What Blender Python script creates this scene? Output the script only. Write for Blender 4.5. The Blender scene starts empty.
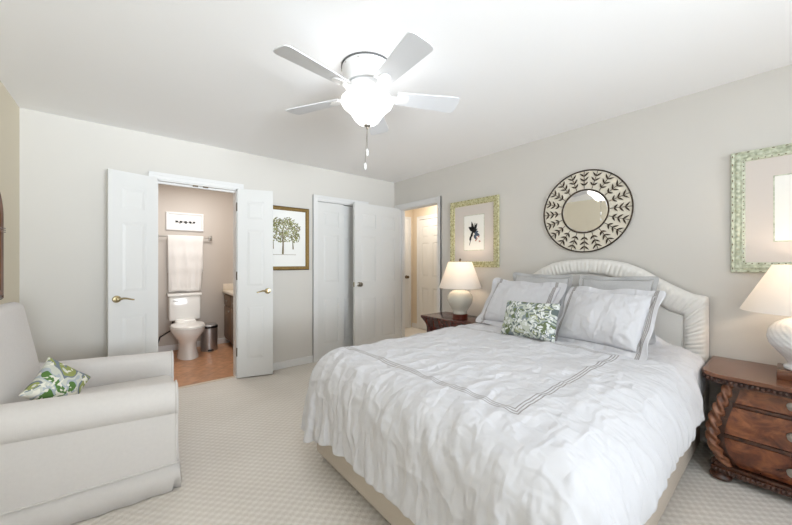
import bpy, bmesh, math, random, zlib, base64
import numpy as np
from mathutils import Vector, Matrix, noise

# ------------------------------------------------------------------ camera, light, exposure
scene = bpy.context.scene
COL = scene.collection
PI = math.pi
H_CEIL = 2.44
XL, XR, YB, YF = -0.65, 3.09, 3.79, -3.00      # inner faces: left, right, back and front walls

cam_data = bpy.data.cameras.new('camera')
cam_data.sensor_width = 36.0
cam_data.lens = 325.0 / 792.0 * 36.0
cam_data.clip_start = 0.02
cam = bpy.data.objects.new('camera', cam_data)
COL.objects.link(cam)
cam.location = (0, 0, 1.243)
cam.rotation_euler = (math.radians(90), 0, math.radians(-39.47))
scene.camera = cam

world = bpy.data.worlds.new('world')
scene.world = world
world.use_nodes = True
world.node_tree.nodes['Background'].inputs[0].default_value = (0.80, 0.90, 1.0, 1)
world.node_tree.nodes['Background'].inputs[1].default_value = 1.2

def area_light(name, loc, rot, sx, sy, power, color=(1, 1, 1), spread=180):
    l = bpy.data.lights.new(name, 'AREA')
    l.shape = 'RECTANGLE'; l.size = sx; l.size_y = sy; l.energy = power; l.color = color; l.spread = math.radians(spread)
    o = bpy.data.objects.new(name, l); COL.objects.link(o)
    o.location = loc; o.rotation_euler = rot
    return o
def point_light(name, loc, power, color=(1, 1, 1), size=0.04):
    l = bpy.data.lights.new(name, 'POINT')
    l.energy = power; l.color = color; l.shadow_soft_size = size
    o = bpy.data.objects.new(name, l); COL.objects.link(o); o.location = loc
    return o
# fill from two unseen, added windows, the bathroom lamp and the hall lamp
area_light('added_window_fill', (0.70, YF - 0.20, 1.45), (math.radians(108), 0, math.radians(1)), 2.0, 1.4, 73, (0.88, 0.95, 1.0), 70)
area_light('added_left_window_fill', (XL - 0.20, -1.55, 1.50), (math.radians(102), 0, math.radians(-90)), 1.5, 1.3, 13, (0.92, 0.965, 1.0), 110)
area_light('bathroom_ceiling_light', (0.85, 4.7, 2.42), (0, 0, 0), 0.6, 0.3, 15, (1.0, 0.96, 0.92))
area_light('hall_ceiling_light', (3.75, 3.9, 2.42), (0, 0, 0), 0.3, 0.3, 12, (1.0, 0.92, 0.80))
scene.view_settings.view_transform = 'Standard'
scene.view_settings.look = 'None'
scene.view_settings.gamma = 1.0
scene.view_settings.use_curve_mapping = False
scene.view_settings.exposure = 0.15
scene.cycles.max_bounces = 12
scene.cycles.diffuse_bounces = 7

# ------------------------------------------------------------------ materials
def srgb(r, g, b):
    def f(c):
        c /= 255.0
        return c / 12.92 if c <= 0.04045 else ((c + 0.055) / 1.055) ** 2.4
    return (f(r), f(g), f(b), 1.0)
def new_mat(name):
    m = bpy.data.materials.new(name); m.use_nodes = True
    nt = m.node_tree
    return m, nt, nt.nodes['Principled BSDF']
def N(nt, kind, **kw):
    n = nt.nodes.new(kind)
    for k, v in kw.items(): setattr(n, k, v)
    return n
def simple(name, col, rough=0.6, metal=0.0, spec=0.5, bump=0.0, bscale=80.0, var=0.0, vscale=4.0, sheen=0.0):
    m, nt, b = new_mat(name)
    b.inputs['Base Color'].default_value = col
    b.inputs['Roughness'].default_value = rough
    b.inputs['Metallic'].default_value = metal
    b.inputs['Specular IOR Level'].default_value = spec
    if sheen: b.inputs['Sheen Weight'].default_value = sheen
    tc = N(nt, 'ShaderNodeTexCoord')
    if var:
        n = N(nt, 'ShaderNodeTexNoise'); n.inputs['Scale'].default_value = vscale; n.inputs['Detail'].default_value = 4
        nt.links.new(tc.outputs['Object'], n.inputs['Vector'])
        mx = N(nt, 'ShaderNodeMix', data_type='RGBA')
        mx.inputs[6].default_value = tuple(c * (1 - var) for c in col[:3]) + (1,)
        mx.inputs[7].default_value = tuple(min(1, c * (1 + var)) for c in col[:3]) + (1,)
        nt.links.new(n.outputs['Fac'], mx.inputs[0]); nt.links.new(mx.outputs[2], b.inputs['Base Color'])
    if bump:
        n = N(nt, 'ShaderNodeTexNoise'); n.inputs['Scale'].default_value = bscale; n.inputs['Detail'].default_value = 3
        nt.links.new(tc.outputs['Object'], n.inputs['Vector'])
        bp = N(nt, 'ShaderNodeBump'); bp.inputs['Strength'].default_value = bump; bp.inputs['Distance'].default_value = 0.01
        nt.links.new(n.outputs['Fac'], bp.inputs['Height']); nt.links.new(bp.outputs['Normal'], b.inputs['Normal'])
    return m
M = {}
M['wall'] = simple('wall_paint', srgb(214, 211, 206), 0.9, spec=0.2, bump=0.05, bscale=160)
M['wall_warm'] = simple('wall_paint_left', srgb(230, 222, 203), 0.9, spec=0.2, bump=0.05, bscale=160)
M['wall_bath'] = simple('wall_paint_bath', srgb(196, 188, 180), 0.9, spec=0.2)
M['wall_hall'] = simple('wall_paint_hall', srgb(222, 208, 188), 0.9, spec=0.2)
M['ceiling'] = simple('ceiling_paint', srgb(246, 246, 247), 0.95, spec=0.1, bump=0.05, bscale=120)
M['trim'] = simple('trim_paint', srgb(226, 226, 226), 0.45, spec=0.35)
M['door'] = simple('door_paint', srgb(222, 222, 221), 0.45, spec=0.35)
M['brass'] = simple('brass', srgb(176, 162, 128), 0.25, 1.0)
M['bronze'] = simple('aged_bronze', srgb(98, 84, 66), 0.35, 0.9)
M['nickel'] = simple('brushed_nickel', srgb(165, 160, 152), 0.3, 1.0)
M['chrome'] = simple('chrome', srgb(220, 220, 222), 0.12, 1.0)
M['steel'] = simple('brushed_steel', srgb(188, 188, 190), 0.35, 0.9)
M['black'] = simple('black_plastic', srgb(25, 25, 26), 0.5)
M['porcelain'] = simple('porcelain', srgb(240, 238, 234), 0.12, spec=0.6)
M['towel'] = simple('terry_towel', srgb(232, 228, 224), 0.95, spec=0.1, bump=0.5, bscale=350)
M['chair'] = simple('slipcover_linen', srgb(216, 212, 209), 0.95, spec=0.1, bump=0.25, bscale=420, var=0.04, vscale=60, sheen=0.2)
M['base'] = simple('bed_base_linen', srgb(206, 196, 184), 0.95, spec=0.1, bump=0.25, bscale=500, var=0.03, vscale=90)
M['headboard'] = simple('headboard_cotton', srgb(232, 230, 226), 0.95, spec=0.1, bump=0.2, bscale=300)
M['sheet'] = simple('white_sheet', srgb(238, 238, 240), 0.9, spec=0.1, bump=0.15, bscale=40)
M['grey_linen'] = simple('grey_linen', srgb(194, 194, 195), 0.95, spec=0.1, bump=0.3, bscale=400, var=0.06, vscale=120)
M['grey_edge'] = simple('grey_linen_edge', srgb(140, 137, 134), 0.95, spec=0.1)
M['fan_white'] = simple('fan_enamel', srgb(226, 226, 226), 0.35)
M['fan_blade'] = simple('fan_blade_paint', srgb(216, 218, 222), 0.5)
M['fan_dark'] = simple('fan_gap_shade', srgb(90, 90, 90), 0.6)
M['mirror_glass'] = simple('mirror_glass', (0.86, 0.85, 0.83, 1), 0.02, 1.0)
M['mat_board'] = simple('mat_board', srgb(216, 208, 202), 0.9, spec=0.1)
M['white_mat'] = simple('white_mat_board', srgb(240, 240, 238), 0.9, spec=0.1)
M['counter'] = simple('counter_stone', srgb(225, 214, 198), 0.3, var=0.05, vscale=30)
M['vanity_wood'] = simple('vanity_wood', srgb(120, 96, 76), 0.5, var=0.15, vscale=12)
M['cherry'] = simple('cherry_plinth', srgb(96, 38, 24), 0.3, var=0.2, vscale=14)
M['gap_shade'] = simple('bed_gap_shade', srgb(48, 44, 40), 0.8)
M['gold'] = simple('gilt_frame', srgb(150, 124, 76), 0.45, 0.6, bump=0.3, bscale=60, var=0.25, vscale=40)
M['dark_gilt'] = simple('dark_gilt', srgb(92, 72, 44), 0.5, 0.4)
M['ceramic_grey'] = simple('celadon_ceramic', srgb(214, 212, 202), 0.2, spec=0.5)
M['ceramic_white'] = simple('white_ceramic', srgb(234, 235, 236), 0.22, spec=0.5)
M['glass_pane'] = None

def mat_pane():
    m, nt, b = new_mat('window_glass')
    out = nt.nodes['Material Output']
    t = N(nt, 'ShaderNodeBsdfTransparent'); g = N(nt, 'ShaderNodeBsdfGlossy'); g.inputs['Roughness'].default_value = 0.02
    mx = N(nt, 'ShaderNodeMixShader'); mx.inputs[0].default_value = 0.06
    nt.links.new(t.outputs[0], mx.inputs[1]); nt.links.new(g.outputs[0], mx.inputs[2]); nt.links.new(mx.outputs[0], out.inputs['Surface'])
    return m
M['glass_pane'] = mat_pane()

def mat_carpet():
    m, nt, b = new_mat('loop_carpet')
    b.inputs['Roughness'].default_value = 1.0; b.inputs['Specular IOR Level'].default_value = 0.05
    tc = N(nt, 'ShaderNodeTexCoord'); mp = N(nt, 'ShaderNodeMapping')
    mp.inputs['Rotation'].default_value = (0, 0, math.radians(8)); nt.links.new(tc.outputs['Object'], mp.inputs['Vector'])
    nz = N(nt, 'ShaderNodeTexNoise'); nz.inputs['Scale'].default_value = 9; nz.inputs['Detail'].default_value = 2
    nt.links.new(mp.outputs[0], nz.inputs['Vector'])
    add = N(nt, 'ShaderNodeMixRGB', blend_type='ADD'); add.inputs[0].default_value = 0.012
    nt.links.new(mp.outputs[0], add.inputs[1]); nt.links.new(nz.outputs['Color'], add.inputs[2])
    sp = N(nt, 'ShaderNodeSeparateXYZ'); nt.links.new(add.outputs[0], sp.inputs[0])
    def wave(o, freq, phase_from=None):
        mu = N(nt, 'ShaderNodeMath', operation='MULTIPLY'); mu.inputs[1].default_value = freq; nt.links.new(o, mu.inputs[0])
        src = mu.outputs[0]
        s = N(nt, 'ShaderNodeMath', operation='SINE'); nt.links.new(src, s.inputs[0]); return s.outputs[0]
    a = wave(sp.outputs[0], 2 * PI / 0.056); c = wave(sp.outputs[1], 2 * PI / 0.046)
    pr = N(nt, 'ShaderNodeMath', operation='MULTIPLY'); nt.links.new(a, pr.inputs[0]); nt.links.new(c, pr.inputs[1])
    fine = N(nt, 'ShaderNodeTexNoise'); fine.inputs['Scale'].default_value = 140; fine.inputs['Detail'].default_value = 3
    nt.links.new(tc.outputs['Object'], fine.inputs['Vector'])
    mr = N(nt, 'ShaderNodeMapRange'); mr.inputs[1].default_value = -0.7; mr.inputs[2].default_value = 0.9
    nt.links.new(pr.outputs[0], mr.inputs[0])
    h = N(nt, 'ShaderNodeMath', operation='MULTIPLY_ADD'); h.inputs[1].default_value = 0.9
    nt.links.new(fine.outputs['Fac'], h.inputs[0]); nt.links.new(mr.outputs[0], h.inputs[2])
    bp = N(nt, 'ShaderNodeBump'); bp.inputs['Strength'].default_value = 0.35; bp.inputs['Distance'].default_value = 0.009
    nt.links.new(h.outputs[0], bp.inputs['Height']); nt.links.new(bp.outputs['Normal'], b.inputs['Normal'])
    big = N(nt, 'ShaderNodeTexNoise'); big.inputs['Scale'].default_value = 1.6; big.inputs['Detail'].default_value = 3
    nt.links.new(tc.outputs['Object'], big.inputs['Vector'])
    cr = N(nt, 'ShaderNodeValToRGB')
    cr.color_ramp.elements[0].position = 0.25; cr.color_ramp.elements[0].color = srgb(204, 197, 188)
    cr.color_ramp.elements[1].position = 1.0; cr.color_ramp.elements[1].color = srgb(240, 236, 230)
    hs = N(nt, 'ShaderNodeMath', operation='MULTIPLY_ADD'); hs.inputs[1].default_value = 0.30
    nt.links.new(h.outputs[0], hs.inputs[0])
    bs = N(nt, 'ShaderNodeMath', operation='MULTIPLY'); bs.inputs[1].default_value = 0.5; nt.links.new(big.outputs['Fac'], bs.inputs[0])
    nt.links.new(bs.outputs[0], hs.inputs[2]); nt.links.new(hs.outputs[0], cr.inputs[0])
    nt.links.new(cr.outputs[0], b.inputs['Base Color'])
    return m
M['carpet'] = mat_carpet()

def mat_bath_floor():
    m, nt, b = new_mat('terracotta_vinyl')
    b.inputs['Roughness'].default_value = 0.35
    tc = N(nt, 'ShaderNodeTexCoord')
    br = N(nt, 'ShaderNodeTexBrick'); br.offset = 0.0
    br.inputs['Scale'].default_value = 1.0; br.inputs['Brick Width'].default_value = 0.3; br.inputs['Row Height'].default_value = 0.3
    br.inputs['Mortar Size'].default_value = 0.003
    br.inputs['Color1'].default_value = srgb(198, 148, 112); br.inputs['Color2'].default_value = srgb(186, 138, 104); br.inputs['Mortar'].default_value = srgb(160, 122, 94)
    mp = N(nt, 'ShaderNodeMapping'); mp.inputs['Rotation'].default_value = (0, 0, PI / 4)
    nt.links.new(tc.outputs['Object'], mp.inputs['Vector']); nt.links.new(mp.outputs[0], br.inputs['Vector'])
    n = N(nt, 'ShaderNodeTexNoise'); n.inputs['Scale'].default_value = 14; n.inputs['Detail'].default_value = 5
    nt.links.new(tc.outputs['Object'], n.inputs['Vector'])
    mx = N(nt, 'ShaderNodeMixRGB', blend_type='OVERLAY'); mx.inputs[0].default_value = 0.5
    nt.links.new(br.outputs['Color'], mx.inputs[1]); nt.links.new(n.outputs['Fac'], mx.inputs[2])
    nt.links.new(mx.outputs[0], b.inputs['Base Color'])
    return m
M['bath_floor'] = mat_bath_floor()

def mat_wood(name, dark, mid, light, rough=0.28, stretch=(1, 1, 1), scale=5.0, coat=0.3):
    m, nt, b = new_mat(name)
    b.inputs['Roughness'].default_value = rough; b.inputs['Coat Weight'].default_value = coat; b.inputs['Coat Roughness'].default_value = 0.15
    tc = N(nt, 'ShaderNodeTexCoord'); mp = N(nt, 'ShaderNodeMapping'); mp.inputs['Scale'].default_value = stretch
    nt.links.new(tc.outputs['Object'], mp.inputs['Vector'])
    n = N(nt, 'ShaderNodeTexNoise'); n.inputs['Scale'].default_value = scale; n.inputs['Detail'].default_value = 8; n.inputs['Roughness'].default_value = 0.65
    n.inputs['Distortion'].default_value = 1.4
    nt.links.new(mp.outputs[0], n.inputs['Vector'])
    cr = N(nt, 'ShaderNodeValToRGB'); e = cr.color_ramp.elements
    e[0].position = 0.30; e[0].color = dark; e[1].position = 0.72; e[1].color = light
    k = e.new(0.5); k.color = mid
    nt.links.new(n.outputs['Fac'], cr.inputs[0]); nt.links.new(cr.outputs[0], b.inputs['Base Color'])
    return m
M['burl'] = mat_wood('burl_veneer', srgb(48, 22, 15), srgb(112, 61, 38), srgb(160, 98, 60), 0.25, (1, 1, 1.4), 9)
M['carved'] = mat_wood('carved_walnut', srgb(38, 20, 14), srgb(70, 40, 27), srgb(104, 64, 44), 0.35, (1, 1, 1), 22)
M['rope'] = mat_wood('rope_walnut', srgb(70, 38, 24), srgb(126, 78, 52), srgb(168, 116, 84), 0.35, (1, 1, 1), 14)
M['top_wood'] = mat_wood('walnut_top', srgb(84, 48, 34), srgb(118, 76, 54), srgb(142, 98, 72), 0.22, (3, 1, 1), 4)
M['mahogany'] = mat_wood('mahogany', srgb(44, 16, 12), srgb(72, 26, 18), srgb(98, 40, 26), 0.25, (1, 3, 1), 6)
M['mirror_wood'] = mat_wood('mirror_frame_wood', srgb(52, 28, 16), srgb(100, 60, 35), srgb(136, 86, 52), 0.35, (1, 1, 0.3), 9)

def mat_white_cloth(name, stripe=None, col=srgb(213, 213, 217)):
    """white cotton; stripe = (u0,u1,v0,v1,offsets,halfwidth) a rectangle of thin grey lines sewn on, in UV metres"""
    m, nt, b = new_mat(name)
    b.inputs['Roughness'].default_value = 0.85; b.inputs['Specular IOR Level'].default_value = 0.15; b.inputs['Sheen Weight'].default_value = 0.1
    b.inputs['Base Color'].default_value = col
    tc = N(nt, 'ShaderNodeTexCoord')
    n1 = N(nt, 'ShaderNodeTexNoise'); n1.inputs['Scale'].default_value = 14; n1.inputs['Detail'].default_value = 3
    nt.links.new(tc.outputs['Object'], n1.inputs['Vector'])
    bp = N(nt, 'ShaderNodeBump'); bp.inputs['Strength'].default_value = 0.36; bp.inputs['Distance'].default_value = 0.010
    # sharp soft-edged creases: ridges of two stretched noises
    prev_h = None
    for sc_, rot in (((5.0, 11.0, 5.0), 0.5), ((12.0, 5.0, 6.0), -0.3)):
        mp = N(nt, 'ShaderNodeMapping'); mp.inputs['Scale'].default_value = sc_; mp.inputs['Rotation'].default_value = (0.2, 0.3, rot)
        nt.links.new(tc.outputs['Object'], mp.inputs['Vector'])
        nn = N(nt, 'ShaderNodeTexNoise'); nn.inputs['Scale'].default_value = 1.0; nn.inputs['Detail'].default_value = 2.0; nn.inputs['Roughness'].default_value = 0.45
        nt.links.new(mp.outputs[0], nn.inputs['Vector'])
        s1 = N(nt, 'ShaderNodeMath', operation='SUBTRACT'); s1.inputs[1].default_value = 0.5; nt.links.new(nn.outputs['Fac'], s1.inputs[0])
        s2 = N(nt, 'ShaderNodeMath', operation='ABSOLUTE'); nt.links.new(s1.outputs[0], s2.inputs[0])
        mr = N(nt, 'ShaderNodeMapRange'); mr.interpolation_type = 'SMOOTHSTEP'; mr.inputs[1].default_value = 0.0; mr.inputs[2].default_value = 0.11; mr.inputs[3].default_value = 1.0; mr.inputs[4].default_value = 0.0
        nt.links.new(s2.outputs[0], mr.inputs[0])
        if prev_h is None: prev_h = mr.outputs[0]
        else:
            ad = N(nt, 'ShaderNodeMath', operation='ADD'); nt.links.new(prev_h, ad.inputs[0]); nt.links.new(mr.outputs[0], ad.inputs[1]); prev_h = ad.outputs[0]
    ad = N(nt, 'ShaderNodeMath', operation='MULTIPLY_ADD'); ad.inputs[1].default_value = 0.8
    nt.links.new(n1.outputs['Fac'], ad.inputs[0]); nt.links.new(prev_h, ad.inputs[2])
    nt.links.new(ad.outputs[0], bp.inputs['Height']); nt.links.new(bp.outputs['Normal'], b.inputs['Normal'])
    if stripe:
        u0, u1, v0, v1, offs, hw = stripe
        sp = N(nt, 'ShaderNodeSeparateXYZ'); nt.links.new(tc.outputs['UV'], sp.inputs[0])
        def m2(op, a, c):
            k = N(nt, 'ShaderNodeMath', operation=op)
            for i, x in enumerate((a, c)):
                if x is None: continue
                if isinstance(x, (int, float)): k.inputs[i].default_value = x
                else: nt.links.new(x, k.inputs[i])
            return k.outputs[0]
        # signed distance to the rectangle outline (Chebyshev)
        du = m2('SUBTRACT', m2('ABSOLUTE', m2('SUBTRACT', sp.outputs[0], (u0 + u1) / 2), None), (u1 - u0) / 2)
        dv = m2('SUBTRACT', m2('ABSOLUTE', m2('SUBTRACT', sp.outputs[1], (v0 + v1) / 2), None), (v1 - v0) / 2)
        d = m2('MAXIMUM', du, dv)
        tot = None
        for o in offs:
            l = m2('LESS_THAN', m2('ABSOLUTE', m2('ADD', d, o), None), hw)
            tot = l if tot is None else m2('MAXIMUM', tot, l)
        mx = N(nt, 'ShaderNodeMix', data_type='RGBA'); mx.inputs[6].default_value = col; mx.inputs[7].default_value = srgb(158, 154, 153)
        nt.links.new(tot, mx.inputs[0]); nt.links.new(mx.outputs[2], b.inputs['Base Color'])
    return m
M['duvet'] = mat_white_cloth('duvet_cotton', (1.125, 2.20, 0.655, 1.86, (-0.013, 0.0, 0.013), 0.0028))

def mat_floral(name, scale, cols, seed=0.0):
    m, nt, b = new_mat(name)
    b.inputs['Roughness'].default_value = 0.9; b.inputs['Specular IOR Level'].default_value = 0.1
    tc = N(nt, 'ShaderNodeTexCoord'); mp = N(nt, 'ShaderNodeMapping'); mp.inputs['Location'].default_value = (seed, seed * 0.7, 0)
    nt.links.new(tc.outputs['UV'], mp.inputs['Vector'])
    nz = N(nt, 'ShaderNodeTexNoise'); nz.inputs['Scale'].default_value = scale * 0.8; nz.inputs['Detail'].default_value = 2
    nt.links.new(mp.outputs[0], nz.inputs['Vector'])
    ad = N(nt, 'ShaderNodeMixRGB', blend_type='ADD'); ad.inputs[0].default_value = 0.10
    nt.links.new(mp.outputs[0], ad.inputs[1]); nt.links.new(nz.outputs['Color'], ad.inputs[2])
    # large motif field: greens, pale ground and slate petals
    big = N(nt, 'ShaderNodeTexNoise'); big.inputs['Scale'].default_value = scale * 0.34; big.inputs['Detail'].default_value = 1.0; big.inputs['Distortion'].default_value = 1.2
    nt.links.new(mp.outputs[0], big.inputs['Vector'])
    cr = N(nt, 'ShaderNodeValToRGB'); cr.color_ramp.interpolation = 'CONSTANT'
    e = cr.color_ramp.elements
    e[0].position = 0; e[0].color = cols[0]; e[1].position = 0.40; e[1].color = cols[1]
    for p, c in ((0.46, cols[2]), (0.54, cols[3]), (0.60, cols[4]), (0.66, cols[2])):
        k = e.new(p); k.color = c
    nt.links.new(big.outputs['Fac'], cr.inputs[0])
    # petals
    vo = N(nt, 'ShaderNodeTexVoronoi'); vo.feature = 'DISTANCE_TO_EDGE'; vo.inputs['Scale'].default_value = scale * 1.1
    nt.links.new(ad.outputs[0], vo.inputs['Vector'])
    lt = N(nt, 'ShaderNodeMath', operation='GREATER_THAN'); lt.inputs[1].default_value = 0.14; nt.links.new(vo.outputs['Distance'], lt.inputs[0])
    vc = N(nt, 'ShaderNodeTexVoronoi'); vc.inputs['Scale'].default_value = scale * 1.1; nt.links.new(ad.outputs[0], vc.inputs['Vector'])
    sp = N(nt, 'ShaderNodeSeparateColor'); nt.links.new(vc.outputs['Color'], sp.inputs[0])
    g2 = N(nt, 'ShaderNodeMath', operation='GREATER_THAN'); g2.inputs[1].default_value = 0.33; nt.links.new(sp.outputs[0], g2.inputs[0])
    an = N(nt, 'ShaderNodeMath', operation='MULTIPLY'); nt.links.new(lt.outputs[0], an.inputs[0]); nt.links.new(g2.outputs[0], an.inputs[1])
    mx = N(nt, 'ShaderNodeMix', data_type='RGBA'); mx.inputs[7].default_value = cols[5]
    nt.links.new(an.outputs[0], mx.inputs[0]); nt.links.new(cr.outputs[0], mx.inputs[6])
    nt.links.new(mx.outputs[2], b.inputs['Base Color'])
    return m
M['floral'] = mat_floral('floral_print', 27, (srgb(112, 124, 92), srgb(138, 148, 150), srgb(196, 202, 190), srgb(106, 116, 114), srgb(168, 174, 142), srgb(226, 229, 227)))
M['floral_chair'] = mat_floral('floral_print_green', 24, (srgb(92, 128, 70), srgb(176, 184, 190), srgb(204, 206, 196), srgb(120, 130, 140), srgb(150, 158, 96), srgb(228, 226, 214)), 3.3)

def mat_shade(name, col, glow):
    m, nt, b = new_mat(name)
    out = nt.nodes['Material Output']
    d = N(nt, 'ShaderNodeBsdfDiffuse'); d.inputs[0].default_value = col
    t = N(nt, 'ShaderNodeBsdfTranslucent'); t.inputs[0].default_value = glow
    mx = N(nt, 'ShaderNodeMixShader'); mx.inputs[0].default_value = 0.45
    nt.links.new(d.outputs[0], mx.inputs[1]); nt.links.new(t.outputs[0], mx.inputs[2]); nt.links.new(mx.outputs[0], out.inputs['Surface'])
    return m
M['shade'] = mat_shade('lamp_shade_fabric', srgb(245, 243, 240), srgb(245, 240, 234))

def mat_emit(name, col, strength):
    m, nt, b = new_mat(name)
    b.inputs['Base Color'].default_value = (0.9, 0.9, 0.9, 1)
    b.inputs['Emission Color'].default_value = col; b.inputs['Emission Strength'].default_value = strength
    b.inputs['Roughness'].default_value = 0.3
    return m
M['bowl'] = mat_emit('lit_glass_bowl', (1.0, 0.98, 0.95, 1), 5.0)

def mat_green_frame(name, c0, c1):
    m, nt, b = new_mat(name)
    b.inputs['Roughness'].default_value = 0.55
    tc = N(nt, 'ShaderNodeTexCoord')
    n = N(nt, 'ShaderNodeTexNoise'); n.inputs['Scale'].default_value = 45; n.inputs['Detail'].default_value = 4
    nt.links.new(tc.outputs['Object'], n.inputs['Vector'])
    cr = N(nt, 'ShaderNodeValToRGB'); e = cr.color_ramp.elements
    e[0].position = 0.34; e[0].color = c0; e[1].position = 0.60; e[1].color = c1
    nt.links.new(n.outputs['Fac'], cr.inputs[0]); nt.links.new(cr.outputs[0], b.inputs['Base Color'])
    bp = N(nt, 'ShaderNodeBump'); bp.inputs['Strength'].default_value = 0.4; bp.inputs['Distance'].default_value = 0.006
    nt.links.new(n.outputs['Fac'], bp.inputs['Height']); nt.links.new(bp.outputs['Normal'], b.inputs['Normal'])
    return m
M['green_frame'] = mat_green_frame('green_distressed_frame', srgb(170, 176, 152), srgb(212, 217, 198))
M['straw_frame'] = mat_green_frame('straw_distressed_frame', srgb(164, 158, 108), srgb(214, 210, 172))
def mat_lattice():
    return simple('cream_lattice', srgb(232, 225, 210), 0.8, bump=0.2, bscale=90)
M['lattice'] = mat_lattice()
M['iron'] = simple('dark_bronze_iron', srgb(66, 54, 42), 0.45, 0.6)
M['paper'] = simple('print_paper', srgb(244, 243, 238), 0.9, spec=0.1)
M['ink'] = simple('dark_ink', srgb(52, 52, 54), 0.9, spec=0.1)
M['ink_blue'] = simple('slate_ink', srgb(92, 104, 122), 0.9, spec=0.1)
M['ink_pink'] = simple('rose_ink', srgb(196, 150, 142), 0.9, spec=0.1)
M['ink_green'] = simple('olive_ink', srgb(166, 168, 120), 0.9, spec=0.1)
M['ink_dark_green'] = simple('moss_ink', srgb(130, 130, 92), 0.9, spec=0.1)
M['ink_brown'] = simple('umber_ink', srgb(138, 124, 98), 0.9, spec=0.1)

# ------------------------------------------------------------------ building helpers
def link(name, me, mat=None, parent=None, smooth=False):
    o = bpy.data.objects.new(name, me)
    if mat is not None: me.materials.append(mat)
    COL.objects.link(o)
    if parent is not None: o.parent = parent
    if smooth:
        for p in me.polygons: p.use_smooth = True
    return o
def tag(o, label=None, cat=None, group=None, kind=None):
    if label: o['label'] = label
    if cat: o['category'] = cat
    if group: o['group'] = group
    if kind: o['kind'] = kind
    return o
def thing(name, label, cat, loc=(0, 0, 0), rz=0.0, group=None, kind=None):
    o = bpy.data.objects.new(name, None); o.empty_display_size = 0.1
    COL.objects.link(o); o.location = loc; o.rotation_euler = (0, 0, rz)
    return tag(o, label, cat, group, kind)

class MB:
    def __init__(s): s.bm = bmesh.new(); s.uv = None
    def box(s, a, b, bevel=0.0, seg=2, mtx=None):
        t = bmesh.new(); bmesh.ops.create_cube(t, size=1)
        for v in t.verts:
            v.co = Vector(((a[0] + b[0]) / 2 + v.co.x * (b[0] - a[0]), (a[1] + b[1]) / 2 + v.co.y * (b[1] - a[1]), (a[2] + b[2]) / 2 + v.co.z * (b[2] - a[2])))
        if bevel: bmesh.ops.bevel(t, geom=t.edges[:], offset=bevel, segments=seg, profile=0.5, affect='EDGES')
        return s.merge(t, mtx)
    def merge(s, t, mtx=None):
        if mtx is not None: bmesh.ops.transform(t, matrix=mtx, verts=t.verts)
        me = bpy.data.meshes.new('tmp'); t.to_mesh(me); t.free(); s.bm.from_mesh(me); bpy.data.meshes.remove(me); return s
    def lathe(s, prof, c=(0, 0, 0), seg=40, mtx=None, mod=None, capb=True, capt=True):
        t = bmesh.new(); rings = []
        for r, z in prof:
            ring = []
            for k in range(seg):
                a = 2 * PI * k / seg; rr = r * (mod(a, z) if mod else 1)
                ring.append(t.verts.new((c[0] + rr * math.cos(a), c[1] + rr * math.sin(a), c[2] + z)))
            rings.append(ring)
        for i in range(len(rings) - 1):
            for k in range(seg):
                t.faces.new((rings[i][k], rings[i][(k + 1) % seg], rings[i + 1][(k + 1) % seg], rings[i + 1][k]))
        if capb: t.faces.new(list(reversed(rings[0])))
        if capt: t.faces.new(rings[-1])
        return s.merge(t, mtx)
    def tube(s, pts, r, seg=8, closed=False, mtx=None, mod=None, flat=1.0):
        pts = [Vector(p) for p in pts]; n = len(pts); t = bmesh.new(); rings = []
        up = None
        for i, p in enumerate(pts):
            if closed: d = pts[(i + 1) % n] - pts[i - 1]
            else: d = pts[min(i + 1, n - 1)] - pts[max(i - 1, 0)]
            d.normalize()
            if up is None:
                up = Vector((0, 0, 1)) if abs(d.z) < 0.9 else Vector((1, 0, 0))
            x = up - d * up.dot(d); x.normalize(); y = d.cross(x); up = x
            rr = r[i] if isinstance(r, (list, tuple)) else r
            ring = []
            for k in range(seg):
                a = 2 * PI * k / seg; q = rr * (mod(a, i) if mod else 1)
                ring.append(t.verts.new(p + x * (q * math.cos(a)) + y * (q * math.sin(a) * flat)))
            rings.append(ring)
        m = n if closed else n - 1
        for i in range(m):
            A, B = rings[i], rings[(i + 1) % n]
            for k in range(seg): t.faces.new((A[k], A[(k + 1) % seg], B[(k + 1) % seg], B[k]))
        if not closed:
            t.faces.new(list(reversed(rings[0]))); t.faces.new(rings[-1])
        return s.merge(t, mtx)
    def prism(s, poly, z0, z1, mtx=None, bevel=0.0):
        """poly: list of (x,y), extruded along z, then transformed"""
        t = bmesh.new()
        lo = [t.verts.new((x, y, z0)) for x, y in poly]; hi = [t.verts.new((x, y, z1)) for x, y in poly]
        n = len(poly)
        t.faces.new(list(reversed(lo))); t.faces.new(hi)
        for i in range(n): t.faces.new((lo[i], lo[(i + 1) % n], hi[(i + 1) % n], hi[i]))
        bmesh.ops.recalc_face_normals(t, faces=t.faces)
        if bevel:
            es = [e for e in t.edges if abs(e.verts[0].co.z - e.verts[1].co.z) < 1e-6]
            bmesh.ops.bevel(t, geom=es, offset=bevel, segments=2, profile=0.5, affect='EDGES')
        return s.merge(t, mtx)
    def ball(s, c, r, sc=(1, 1, 1), seg=16, mtx=None):
        t = bmesh.new(); bmesh.ops.create_uvsphere(t, u_segments=seg, v_segments=max(6, seg // 2), radius=r)
        for v in t.verts: v.co = Vector((c[0] + v.co.x * sc[0], c[1] + v.co.y * sc[1], c[2] + v.co.z * sc[2]))
        return s.merge(t, mtx)
    def build(s, name, mat, parent=None, smooth=False, angle=None, loc=None):
        me = bpy.data.meshes.new(name); s.bm.to_mesh(me); s.bm.free()
        o = link(name, me, mat, parent, smooth)
        if smooth:
            try: me.set_sharp_from_angle(angle=math.radians(angle or 40))
            except Exception: pass
        if loc: o.location = loc
        return o

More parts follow.
